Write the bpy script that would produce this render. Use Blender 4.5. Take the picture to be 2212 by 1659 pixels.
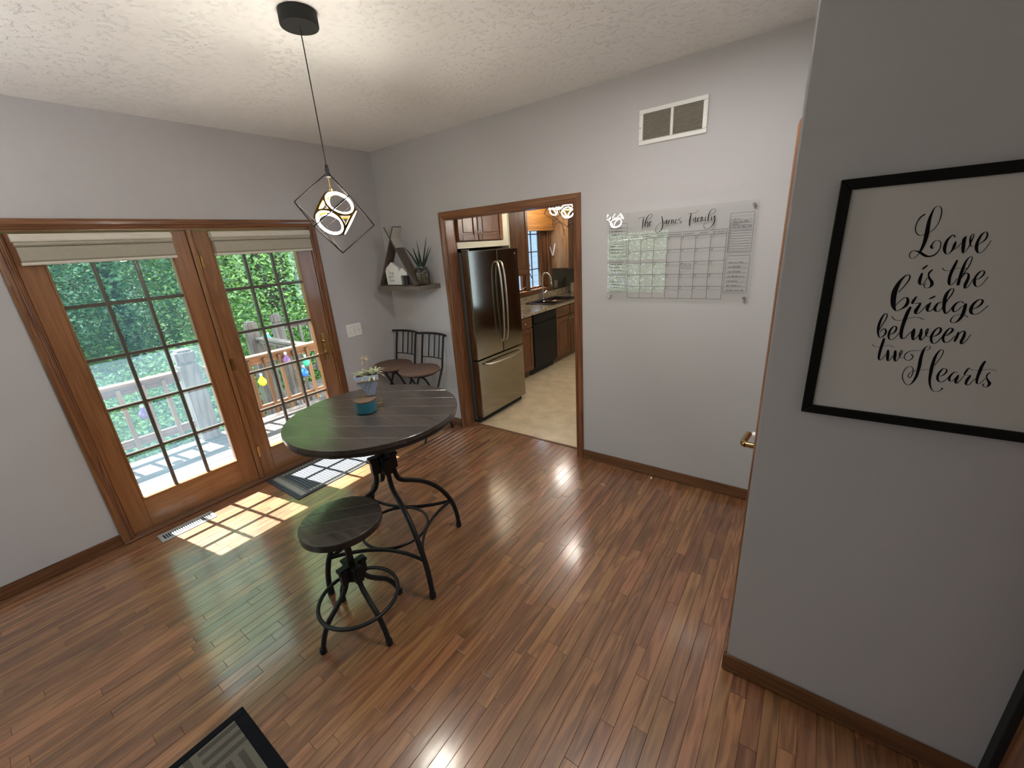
import bpy, bmesh, math, random
from mathutils import Vector, Matrix
random.seed(7)
PI = math.pi
for o in list(bpy.data.objects): bpy.data.objects.remove(o, do_unlink=True)
scn = bpy.context.scene
COL = scn.collection

# ---------------------------------------------------------------- camera
F_PX, YAW, PITCH, ROLL = 882.0, 0.64068, 0.32757, -0.070334
CAM = Vector((3.65305, -2.86572, 1.78715))
fw = Vector((-math.sin(YAW)*math.cos(PITCH), math.cos(YAW)*math.cos(PITCH), -math.sin(PITCH)))
rt = Vector((math.cos(YAW), math.sin(YAW), 0)); up = rt.cross(fw)
r2 = rt*math.cos(ROLL) + up*math.sin(ROLL); u2 = -rt*math.sin(ROLL) + up*math.cos(ROLL)
cd = bpy.data.cameras.new('camera'); cam = bpy.data.objects.new('camera', cd); COL.objects.link(cam)
M = Matrix.Identity(4)
for i in range(3):
    M[i][0] = r2[i]; M[i][1] = u2[i]; M[i][2] = -fw[i]; M[i][3] = CAM[i]
cam.matrix_world = M
cd.sensor_fit = 'HORIZONTAL'; cd.sensor_width = 36; cd.lens = F_PX/2212*36; cd.clip_start = .02; cd.clip_end = 200
scn.camera = cam

# ---------------------------------------------------------------- world, sun, exposure
SKY = 5.8
SUN = 40.0
LED = 225.0
w = bpy.data.worlds.new('world'); scn.world = w; w.use_nodes = True
bg = w.node_tree.nodes['Background']; bg.inputs[0].default_value = (.64, .83, 1, 1); bg.inputs[1].default_value = SKY
sl = bpy.data.lights.new('sun', 'SUN'); sl.energy = SUN; sl.angle = math.radians(.6); sl.color = (1, .96, .9)
so = bpy.data.objects.new('sun', sl); COL.objects.link(so)
so.rotation_euler = Vector((.63, .112, -1)).to_track_quat('-Z', 'Y').to_euler(); so.location = (-6, -3, 10)
def portal(loc, rot, sx, sy):
    l = bpy.data.lights.new('window_portal', 'AREA'); l.shape = 'RECTANGLE'; l.size = sx; l.size_y = sy
    l.cycles.is_portal = True
    o = bpy.data.objects.new('window_portal', l); COL.objects.link(o); o.location = loc; o.rotation_euler = rot
portal((-.12, -1.67, 1.0), (0, -PI/2, 0), 2.0, 1.8)

portal((.91, -5.0, 1.32), (PI/2, 0, 0), 1.22, 1.16)
portal((-.12, 2.85, 1.5), (0, -PI/2, 0), .9, .9)
def lamp(name, loc, energy, sx, sy, color=(1, .9, .75), rot=(0, 0, 0)):
    l = bpy.data.lights.new(name, 'AREA'); l.shape = 'RECTANGLE'; l.size = sx; l.size_y = sy; l.energy = energy; l.color = color
    o = bpy.data.objects.new(name, l); COL.objects.link(o); o.location = loc; o.rotation_euler = rot
    return o
lamp('kitchen_fill_light', (2.6, 2.2, 2.70), 22, .9, .5)  # unseen fill light added to brighten the kitchen
lamp('dining_fill_light', (3.05, -1.22, 2.70), 24, .7, .25, (1, .97, .93))  # fill added out of view to lift the back wall and floor
lamp('ceiling_fill_light', (1.3, -3.6, 1.75), 27, .35, .35, (1, .95, .88), (PI, 0, 0))  # upward fill added behind the camera to brighten the ceiling
scn.view_settings.view_transform = 'Standard'; scn.view_settings.look = 'None'
scn.view_settings.gamma = 1; scn.view_settings.use_curve_mapping = False
scn.view_settings.exposure = 0.0
scn.cycles.max_bounces = 10; scn.cycles.diffuse_bounces = 5; scn.cycles.transparent_max_bounces = 24
scn.cycles.sample_clamp_indirect = 6; scn.cycles.use_denoising = True

# ---------------------------------------------------------------- mesh helpers
class MB:
    def __init__(s): s.v = []; s.f = []; s.c = None
    def quad(s, a, b, c, d): n = len(s.v); s.v += [tuple(a), tuple(b), tuple(c), tuple(d)]; s.f.append((n, n+1, n+2, n+3)); return s
    def box(s, x0, x1, y0, y1, z0, z1):
        if x0 > x1: x0, x1 = x1, x0
        if y0 > y1: y0, y1 = y1, y0
        if z0 > z1: z0, z1 = z1, z0
        n = len(s.v)
        s.v += [(x0,y0,z0),(x1,y0,z0),(x1,y1,z0),(x0,y1,z0),(x0,y0,z1),(x1,y0,z1),(x1,y1,z1),(x0,y1,z1)]
        s.f += [(n,n+3,n+2,n+1),(n+4,n+5,n+6,n+7),(n,n+1,n+5,n+4),(n+1,n+2,n+6,n+5),(n+2,n+3,n+7,n+6),(n+3,n,n+4,n+7)]
        return s
    def obox(s, c, ax, ay, az, hx, hy, hz):
        c = Vector(c); n = len(s.v); ax, ay, az = Vector(ax).normalized(), Vector(ay).normalized(), Vector(az).normalized()
        for k in (-1, 1):
            for i, j in ((-1,-1),(1,-1),(1,1),(-1,1)): s.v.append(tuple(c + ax*hx*i + ay*hy*j + az*hz*k))
        s.f += [(n,n+3,n+2,n+1),(n+4,n+5,n+6,n+7),(n,n+1,n+5,n+4),(n+1,n+2,n+6,n+5),(n+2,n+3,n+7,n+6),(n+3,n,n+4,n+7)]
        return s
    def bar(s, a, b, w, h, upv=(0,0,1)):
        a, b = Vector(a), Vector(b); d = (b-a).normalized(); x = d.cross(Vector(upv))
        if x.length < 1e-4: x = d.cross(Vector((1,0,0)))
        x.normalize(); y = x.cross(d)
        return s.obox((a+b)/2, x, y, d, w/2, h/2, (b-a).length/2)
    def tube(s, pts, r, n=10, closed=False, cap=True, flat=None):
        pts = [Vector(p) for p in pts]; m = len(pts); R = r if isinstance(r, (list, tuple)) else [r]*m
        prev = None; base = len(s.v)
        for i, p in enumerate(pts):
            a = pts[i-1] if (i > 0 or closed) else p; b = pts[(i+1) % m] if (i < m-1 or closed) else p
            t = (b-a).normalized()
            if prev is None:
                x = t.cross(Vector((0,0,1)));
                if x.length < 1e-3: x = t.cross(Vector((0,1,0)))
                x.normalize()
            else: x = (prev - t*prev.dot(t)).normalized()
            prev = x; y = t.cross(x)
            for k in range(n):
                an = 2*PI*k/n; fx, fy = (1, 1) if flat is None else flat
                s.v.append(tuple(p + x*math.cos(an)*R[i]*fx + y*math.sin(an)*R[i]*fy))
        for i in range(m if closed else m-1):
            j = (i+1) % m
            for k in range(n):
                s.f.append((base+i*n+k, base+i*n+(k+1)%n, base+j*n+(k+1)%n, base+j*n+k))
        if cap and not closed:
            s.f.append(tuple(base+k for k in range(n))[::-1]); s.f.append(tuple(base+(m-1)*n+k for k in range(n)))
        return s
    def lathe(s, prof, c=(0,0,0), n=24, axis='Z', a0=0, a1=2*PI):
        base = len(s.v); m = len(prof)
        for r, z in prof:
            for k in range(n):
                an = 2*PI*k/n; x, y = r*math.cos(an), r*math.sin(an)
                q = (x, y, z) if axis == 'Z' else ((z, x, y) if axis == 'X' else (y, z, x))
                s.v.append((c[0]+q[0], c[1]+q[1], c[2]+q[2]))
        for i in range(m-1):
            for k in range(n):
                s.f.append((base+i*n+k, base+i*n+(k+1)%n, base+(i+1)*n+(k+1)%n, base+(i+1)*n+k))
        if prof[0][0] > 1e-5: s.f.append(tuple(base+k for k in range(n))[::-1])
        if prof[-1][0] > 1e-5: s.f.append(tuple(base+(m-1)*n+k for k in range(n)))
        return s
    def prism(s, poly, axis, d0, d1):
        # poly in the two other axes
        n = len(s.v); m = len(poly)
        for d in (d0, d1):
            for a, b in poly:
                s.v.append({'X': (d,a,b), 'Y': (a,d,b), 'Z': (a,b,d)}[axis])
        s.f.append(tuple(range(n, n+m))[::-1]); s.f.append(tuple(range(n+m, n+2*m)))
        for k in range(m): s.f.append((n+k, n+(k+1)%m, n+m+(k+1)%m, n+m+k))
        return s
    def ribbon(s, pts, y, th=.0006):
        # pts: (x, z, width) on a plane of constant y facing -y
        P = []
        for i in range(len(pts)-1):
            p0 = pts[max(i-1,0)]; p1 = pts[i]; p2 = pts[i+1]; p3 = pts[min(i+2,len(pts)-1)]
            for k in range(5):
                t = k/5; q = []
                for j in range(3):
                    q.append(.5*((2*p1[j])+(-p0[j]+p2[j])*t+(2*p0[j]-5*p1[j]+4*p2[j]-p3[j])*t*t+(-p0[j]+3*p1[j]-3*p2[j]+p3[j])*t**3))
                P.append(q)
        P.append(list(pts[-1])); base = len(s.v); m = len(P)
        for i, (x, z, w_) in enumerate(P):
            a = P[max(i-1,0)]; b = P[min(i+1,m-1)]; dx, dz = b[0]-a[0], b[1]-a[1]; L = math.hypot(dx, dz) or 1
            nx, nz = -dz/L, dx/L; h = max(w_, .0004)/2
            # widths were read across, so narrow them where the stroke runs across too
            h *= .45+.55*abs(dz/L)
            h = max(h, .0004)
            s.v += [(x+nx*h, y, z+nz*h), (x-nx*h, y, z-nz*h)]
        for i in range(m-1): s.f.append((base+2*i, base+2*i+1, base+2*i+3, base+2*i+2))
        # round ends
        for (x, z, w_) in (P[0], P[-1]):
            n = len(s.v); h = max(w_*.45, .0004)
            s.v += [(x+h*math.cos(2*PI*k/10), y, z+h*math.sin(2*PI*k/10)) for k in range(10)]; s.f.append(tuple(range(n, n+10)))
        return s
    def build(s, name, mat, parent=None, bevel=0, smooth=None, seg=1, recalc=True):
        me = bpy.data.meshes.new(name)
        off = Vector((0,0,0))
        if parent is not None:
            q = parent
            while q is not None: off += q.location; q = q.parent
        if s.c is not None:  # per-face tint
            me.from_pydata([tuple(Vector(p)-off) for p in s.v], [], s.f)
            at = me.attributes.new('tint', 'FLOAT', 'FACE'); at.data.foreach_set('value', s.c)
        else:
            me.from_pydata([tuple(Vector(p)-off) for p in s.v], [], s.f)
        if bevel or recalc:
            bm = bmesh.new(); bm.from_mesh(me)
            if recalc: bmesh.ops.recalc_face_normals(bm, faces=bm.faces)
            if bevel:
                es = [e for e in bm.edges if len(e.link_faces) == 2 and e.calc_face_angle(0) > .6]
                if es: bmesh.ops.bevel(bm, geom=es, offset=bevel, segments=seg, affect='EDGES', clamp_overlap=True)
            bm.to_mesh(me); bm.free()
        if smooth is not None:
            me.polygons.foreach_set('use_smooth', [True]*len(me.polygons)); me.set_sharp_from_angle(angle=math.radians(smooth))
        if mat is not None: me.materials.append(mat)
        o = bpy.data.objects.new(name, me); COL.objects.link(o)
        if parent is not None: o.parent = parent
        return o
def root(name, loc, label, cat, group=None):
    o = bpy.data.objects.new(name, None); COL.objects.link(o); o.location = loc; o.empty_display_size = .05
    return tag(o, label, cat, group)
def tag(o, label, cat, group=None, kind=None):
    if label: o['label'] = label
    if cat: o['category'] = cat
    if group: o['group'] = group
    if kind: o['kind'] = kind
    return o
def struct(name, loc=None):
    o = bpy.data.objects.new(name, None); COL.objects.link(o); o['kind'] = 'structure'
    if loc: o.location = loc
    return o
def S(o): o['kind'] = 'structure'; return o
def copy_tree(o, parent=None):
    c = o.copy(); COL.objects.link(c)
    if parent is not None: c.parent = parent
    for ch in list(o.children): copy_tree(ch, c)
    return c
def arc(c, r, a0, a1, n, z): return [(c[0]+r*math.cos(a0+(a1-a0)*k/n), c[1]+r*math.sin(a0+(a1-a0)*k/n), z) for k in range(n+1)]
def smooth_path(pts, n=5):
    P = []
    for i in range(len(pts)-1):
        p0, p1, p2, p3 = [Vector(pts[j]) for j in (max(i-1,0), i, i+1, min(i+2,len(pts)-1))]
        for k in range(n):
            t = k/n; P.append(.5*((2*p1)+(-p0+p2)*t+(2*p0-5*p1+4*p2-p3)*t*t+(-p0+3*p1-3*p2+p3)*t**3))
    P.append(Vector(pts[-1])); return P

# ---------------------------------------------------------------- materials
def base_mat(name):
    m = bpy.data.materials.new(name); m.use_nodes = True; nt = m.node_tree
    return m, nt, nt.nodes['Principled BSDF']
def N(nt, t, **kw):
    n = nt.nodes.new(t)
    for k, v in kw.items(): setattr(n, k, v)
    return n
def plain(name, col, rough=.5, metal=0, coat=0, var=.06, scale=20, bump=0, bscale=200, spec=.5):
    m, nt, b = base_mat(name)
    tc = N(nt, 'ShaderNodeTexCoord'); nz = N(nt, 'ShaderNodeTexNoise'); nz.inputs['Scale'].default_value = scale; nz.inputs['Detail'].default_value = 4
    nt.links.new(tc.outputs['Object'], nz.inputs['Vector'])
    cr = N(nt, 'ShaderNodeValToRGB'); cr.color_ramp.elements[0].position = .3; cr.color_ramp.elements[1].position = .7
    cr.color_ramp.elements[0].color = [c*(1-var) for c in col]+[1]; cr.color_ramp.elements[1].color = [min(1, c*(1+var)) for c in col]+[1]
    nt.links.new(nz.outputs['Fac'], cr.inputs[0]); nt.links.new(cr.outputs[0], b.inputs['Base Color'])
    b.inputs['Roughness'].default_value = rough; b.inputs['Metallic'].default_value = metal
    b.inputs['Coat Weight'].default_value = coat; b.inputs['Coat Roughness'].default_value = .12
    b.inputs['Specular IOR Level'].default_value = spec
    if bump:
        n2 = N(nt, 'ShaderNodeTexNoise'); n2.inputs['Scale'].default_value = bscale; n2.inputs['Detail'].default_value = 3
        nt.links.new(tc.outputs['Object'], n2.inputs['Vector'])
        bp = N(nt, 'ShaderNodeBump'); bp.inputs['Strength'].default_value = bump; bp.inputs['Distance'].default_value = .003
        nt.links.new(n2.outputs['Fac'], bp.inputs['Height']); nt.links.new(bp.outputs[0], b.inputs['Normal'])
    return m
def wood(name, dark, light, axis='Z', rough=.4, coat=0, grain=60, stretch=.06, tint=False, bump=.15, pos=False, tintamt=.5, rings=True):
    m, nt, b = base_mat(name)
    tc = N(nt, 'ShaderNodeTexCoord'); mp = N(nt, 'ShaderNodeMapping')
    src = tc.outputs['Object']
    sc = [1, 1, 1]; sc['XYZ'.index(axis)] = stretch; mp.inputs['Scale'].default_value = sc
    oi = N(nt, 'ShaderNodeObjectInfo')
    if tint:
        at = N(nt, 'ShaderNodeAttribute', attribute_name='tint')
        rnd = at.outputs['Fac']
    else: rnd = oi.outputs['Random']
    mu = N(nt, 'ShaderNodeMath', operation='MULTIPLY'); mu.inputs[1].default_value = 37.0; nt.links.new(rnd, mu.inputs[0])
    cb = N(nt, 'ShaderNodeCombineXYZ')
    for k in range(3): nt.links.new(mu.outputs[0], cb.inputs[k])
    ad = N(nt, 'ShaderNodeVectorMath', operation='ADD'); nt.links.new(src, mp.inputs['Vector']); nt.links.new(mp.outputs[0], ad.inputs[0]); nt.links.new(cb.outputs[0], ad.inputs[1])
    nz = N(nt, 'ShaderNodeTexNoise'); nz.inputs['Scale'].default_value = grain; nz.inputs['Detail'].default_value = 6; nz.inputs['Distortion'].default_value = .6
    nt.links.new(ad.outputs[0], nz.inputs['Vector'])
    n2 = N(nt, 'ShaderNodeTexNoise'); n2.inputs['Scale'].default_value = grain*.16; n2.inputs['Detail'].default_value = 3; n2.inputs['Distortion'].default_value = 1.5
    nt.links.new(ad.outputs[0], n2.inputs['Vector'])
    # cathedral grain: sine of a slow noise
    sn = N(nt, 'ShaderNodeMath', operation='MULTIPLY'); sn.inputs[1].default_value = 42; nt.links.new(n2.outputs['Fac'], sn.inputs[0])
    si = N(nt, 'ShaderNodeMath', operation='SINE'); nt.links.new(sn.outputs[0], si.inputs[0])
    m1 = N(nt, 'ShaderNodeMath', operation='MULTIPLY_ADD'); m1.inputs[1].default_value = .13 if rings else .04; nt.links.new(si.outputs[0], m1.inputs[0]); nt.links.new(nz.outputs['Fac'], m1.inputs[2])
    cr = N(nt, 'ShaderNodeValToRGB'); cr.color_ramp.elements[0].position = .32; cr.color_ramp.elements[1].position = .68
    cr.color_ramp.elements[0].color = list(dark)+[1]; cr.color_ramp.elements[1].color = list(light)+[1]
    nt.links.new(m1.outputs[0], cr.inputs[0])
    mr = N(nt, 'ShaderNodeMapRange'); mr.inputs['To Min'].default_value = 1-tintamt*.6; mr.inputs['To Max'].default_value = 1+tintamt*.5
    nt.links.new(rnd, mr.inputs['Value'])
    hs = N(nt, 'ShaderNodeHueSaturation'); nt.links.new(cr.outputs[0], hs.inputs['Color']); nt.links.new(mr.outputs[0], hs.inputs['Value'])
    h2 = N(nt, 'ShaderNodeMath', operation='MULTIPLY'); h2.inputs[1].default_value = 7.13; nt.links.new(rnd, h2.inputs[0])
    fr = N(nt, 'ShaderNodeMath', operation='FRACT'); nt.links.new(h2.outputs[0], fr.inputs[0])
    mh = N(nt, 'ShaderNodeMapRange'); mh.inputs['To Min'].default_value = .5-.018*tintamt; mh.inputs['To Max'].default_value = .5+.018*tintamt; nt.links.new(fr.outputs[0], mh.inputs['Value'])
    nt.links.new(mh.outputs[0], hs.inputs['Hue'])
    nt.links.new(hs.outputs[0], b.inputs['Base Color'])
    b.inputs['Roughness'].default_value = rough; b.inputs['Coat Weight'].default_value = coat; b.inputs['Coat Roughness'].default_value = .105
    bp = N(nt, 'ShaderNodeBump'); bp.inputs['Strength'].default_value = bump; bp.inputs['Distance'].default_value = .002
    nt.links.new(m1.outputs[0], bp.inputs['Height']); nt.links.new(bp.outputs[0], b.inputs['Normal'])
    if coat: nt.links.new(bp.outputs[0], b.inputs['Coat Normal'])
    return m
def glass_mat(name, tint=(1,1,1), dust=0.0, refl=1.0, rough=.0):
    m = bpy.data.materials.new(name); m.use_nodes = True; nt = m.node_tree
    for n in list(nt.nodes): nt.nodes.remove(n)
    out = N(nt, 'ShaderNodeOutputMaterial'); tr = N(nt, 'ShaderNodeBsdfTransparent'); tr.inputs[0].default_value = list(tint)+[1]
    gl = N(nt, 'ShaderNodeBsdfGlossy'); gl.inputs['Roughness'].default_value = rough
    lw = N(nt, 'ShaderNodeFresnel'); lw.inputs['IOR'].default_value = 1.5
    ge = N(nt, 'ShaderNodeNewGeometry'); fb = N(nt, 'ShaderNodeMath', operation='MULTIPLY_ADD'); fb.inputs[1].default_value = -refl; fb.inputs[2].default_value = refl
    nt.links.new(ge.outputs['Backfacing'], fb.inputs[0])
    mu = N(nt, 'ShaderNodeMath', operation='MULTIPLY', use_clamp=True); nt.links.new(fb.outputs[0], mu.inputs[1]); nt.links.new(lw.outputs[0], mu.inputs[0])
    mx = N(nt, 'ShaderNodeMixShader'); nt.links.new(mu.outputs[0], mx.inputs[0]); nt.links.new(tr.outputs[0], mx.inputs[1]); nt.links.new(gl.outputs[0], mx.inputs[2])
    last = mx.outputs[0]
    if dust:
        di = N(nt, 'ShaderNodeBsdfTranslucent'); di.inputs[0].default_value = (.30, .46, .60, 1)
        d2 = N(nt, 'ShaderNodeBsdfDiffuse'); d2.inputs[0].default_value = (.30, .46, .60, 1)
        md = N(nt, 'ShaderNodeMixShader'); nt.links.new(di.outputs[0], md.inputs[1]); nt.links.new(d2.outputs[0], md.inputs[2]); md.inputs[0].default_value = .3
        tc = N(nt, 'ShaderNodeTexCoord'); nz = N(nt, 'ShaderNodeTexNoise'); nz.inputs['Scale'].default_value = 3.0; nz.inputs['Detail'].default_value = 8
        nt.links.new(tc.outputs['Object'], nz.inputs['Vector'])
        mr = N(nt, 'ShaderNodeMapRange'); mr.inputs['From Min'].default_value = .3; mr.inputs['From Max'].default_value = .7; mr.inputs['To Min'].default_value = dust*.75; mr.inputs['To Max'].default_value = dust*1.25
        nt.links.new(nz.outputs['Fac'], mr.inputs['Value'])
        m3 = N(nt, 'ShaderNodeMixShader'); nt.links.new(mr.outputs[0], m3.inputs[0]); nt.links.new(last, m3.inputs[1]); nt.links.new(md.outputs[0], m3.inputs[2]); last = m3.outputs[0]
    nt.links.new(last, out.inputs[0])
    return m
def emis(name, col, st):
    m, nt, b = base_mat(name); b.inputs['Base Color'].default_value = list(col)+[1]
    b.inputs['Emission Color'].default_value = list(col)+[1]
    ge = N(nt, 'ShaderNodeNewGeometry'); mu = N(nt, 'ShaderNodeMath', operation='MULTIPLY_ADD'); mu.inputs[1].default_value = -st; mu.inputs[2].default_value = st   # the strip shines on its outer side only
    nt.links.new(ge.outputs['Backfacing'], mu.inputs[0]); nt.links.new(mu.outputs[0], b.inputs['Emission Strength'])
    return m
def leaf_mat(name, c1, c2, tr=.45):
    m = bpy.data.materials.new(name); m.use_nodes = True; nt = m.node_tree
    for n in list(nt.nodes): nt.nodes.remove(n)
    out = N(nt, 'ShaderNodeOutputMaterial'); ge = N(nt, 'ShaderNodeNewGeometry'); cr = N(nt, 'ShaderNodeValToRGB')
    cr.color_ramp.elements[0].color = list(c1)+[1]; cr.color_ramp.elements[1].color = list(c2)+[1]
    nt.links.new(ge.outputs['Random Per Island'], cr.inputs[0])
    d = N(nt, 'ShaderNodeBsdfDiffuse'); t = N(nt, 'ShaderNodeBsdfTranslucent'); g = N(nt, 'ShaderNodeBsdfGlossy'); g.inputs['Roughness'].default_value = .35
    nt.links.new(cr.outputs[0], d.inputs[0]); hs = N(nt, 'ShaderNodeHueSaturation'); hs.inputs['Value'].default_value = 1.5; hs.inputs['Hue'].default_value = .48
    nt.links.new(cr.outputs[0], hs.inputs['Color']); nt.links.new(hs.outputs[0], t.inputs[0])
    mx = N(nt, 'ShaderNodeMixShader'); mx.inputs[0].default_value = tr; nt.links.new(d.outputs[0], mx.inputs[1]); nt.links.new(t.outputs[0], mx.inputs[2])
    m2 = N(nt, 'ShaderNodeMixShader'); m2.inputs[0].default_value = .06; nt.links.new(mx.outputs[0], m2.inputs[1]); nt.links.new(g.outputs[0], m2.inputs[2])
    nt.links.new(m2.outputs[0], out.inputs[0]); return m
def bumped(m, scale, strength, dist, thresh=None):
    nt = m.node_tree; b = nt.nodes['Principled BSDF']; tc = N(nt, 'ShaderNodeTexCoord'); nz = N(nt, 'ShaderNodeTexNoise')
    nz.inputs['Scale'].default_value = scale; nz.inputs['Detail'].default_value = 5; nz.inputs['Roughness'].default_value = .6
    nt.links.new(tc.outputs['Object'], nz.inputs['Vector']); h = nz.outputs['Fac']
    if thresh:
        cr = N(nt, 'ShaderNodeValToRGB'); cr.color_ramp.elements[0].position = thresh[0]; cr.color_ramp.elements[1].position = thresh[1]
        nt.links.new(h, cr.inputs[0]); h = cr.outputs[0]
    bp = N(nt, 'ShaderNodeBump'); bp.inputs['Strength'].default_value = strength; bp.inputs['Distance'].default_value = dist
    nt.links.new(h, bp.inputs['Height']); nt.links.new(bp.outputs[0], b.inputs['Normal']); return m

WALL = bumped(plain('greige_wall_paint', (.49, .475, .485), .55, var=.015, scale=2), 90, .12, .002)
CEIL = bumped(plain('knockdown_ceiling', (.86, .85, .83), .75, var=.01, scale=3), 34, .62, .005, (.55, .63))
KWALL = plain('cream_wall_paint', (.62, .57, .42), .6, var=.02, scale=3)
CAS = {a: wood('oak_casing_'+a.lower(), (.125, .046, .017), (.235, .096, .036), a, .33, .25, 55, .05, tintamt=.15, bump=.08) for a in 'XYZ'}
DOORW = {a: wood('door_wood_'+a.lower(), (.205, .085, .030), (.285, .125, .046), a, .34, .25, 50, .05, tintamt=.12, bump=.06) for a in 'YZ'}
BASE = {a: wood('baseboard_wood_'+a.lower(), (.10, .040, .016), (.17, .072, .03), a, .35, .2, 50, .05, tintamt=.1, bump=.06) for a in 'XY'}
FLOOR = wood('oak_strip_floor', (.150, .062, .024), (.285, .130, .054), 'Y', .36, 1.0, 40, .09, tint=True, bump=.08, tintamt=.42)
FLOOR.node_tree.nodes['Principled BSDF'].inputs['Coat IOR'].default_value = 1.68; FLOOR.node_tree.nodes['Principled BSDF'].inputs['Coat Roughness'].default_value = .16
GAP = plain('floor_gap', (.045, .024, .012), .8)
MUNT = plain('backlit_muntin', (.085, .07, .055), .35, var=.1, coat=.2)  # wood seen against the light: its shade is put into this dark colour
GLASS = glass_mat('window_glass'); DUSTY = glass_mat('dusty_glass', (.90, .97, 1), .13)
CLEAR = glass_mat('clear_acrylic', (.985, .99, .985), 0, 1.6)
JARG = glass_mat('jar_glass', (.86, .86, .82), 0, 1.5)
BLACK = plain('black_metal', (.008, .0085, .011), .42, var=.15, spec=.35)
BLACKM = plain('matte_black', (.016, .016, .015), .6, var=.1, spec=.3)
CAGEM = plain('cage_bronze', (.007, .005, .004), .6, var=.1, spec=.08)
DARKTOP = {a: wood('espresso_wood_'+a, (.040, .028, .022), (.085, .060, .048), 'X', .30, .22, 70, .05, tintamt=.2, bump=.35, rings=False) for a in ('top',)}
WHITE = plain('white_paint', (.80, .79, .75), .35, var=.01)
BEIGEP = plain('shade_fabric', (.40, .37, .30), .8, var=.03, scale=60, bump=.3, bscale=400)
BEIGEL = plain('shade_rail', (.66, .62, .54), .45, var=.02)
BRASS = plain('aged_brass', (.45, .30, .12), .22, 1, var=.15)
GOLD = plain('gold_metal', (.80, .55, .18), .25, 1, var=.05)
RINGM = plain('ring_brass', (.11, .06, .010), .45, 1, var=.05)
SILVER = plain('nickel', (.62, .60, .57), .25, 1, var=.05)
STEEL = plain('stainless_steel', (.40, .37, .31), .10, 1, var=.04, scale=1.5)
STEELH = plain('handle_steel', (.55, .50, .43), .28, 1, var=.03)
LEDM = emis('led_strip', (1, .93, .80), LED)
KOAK = {a: wood('kitchen_oak_'+a.lower(), (.075, .026, .009), (.165, .062, .020), a, .42, .04, 40, .06, tintamt=.18, bump=.1) for a in 'XYZ'}
KOAKL = wood('light_oak_panel', (.20, .10, .045), (.33, .18, .085), 'Z', .4, .15, 40, .06, tintamt=.1, bump=.1)
CEDAR = {a: wood('deck_cedar_'+a.lower(), (.155, .072, .032), (.26, .13, .062), a, .7, 0, 30, .06, tintamt=.4, bump=.3) for a in 'XYZ'}
DECKM = wood('weathered_deck_board', (.050, .042, .038), (.11, .093, .085), 'Y', .8, 0, 30, .06, tintamt=.4, bump=.4)
GREYW = {a: wood('weathered_timber_'+a.lower(), (.10, .080, .068), (.20, .165, .14), a, .8, 0, 30, .06, tintamt=.3, bump=.4) for a in 'XYZ'}

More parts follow.
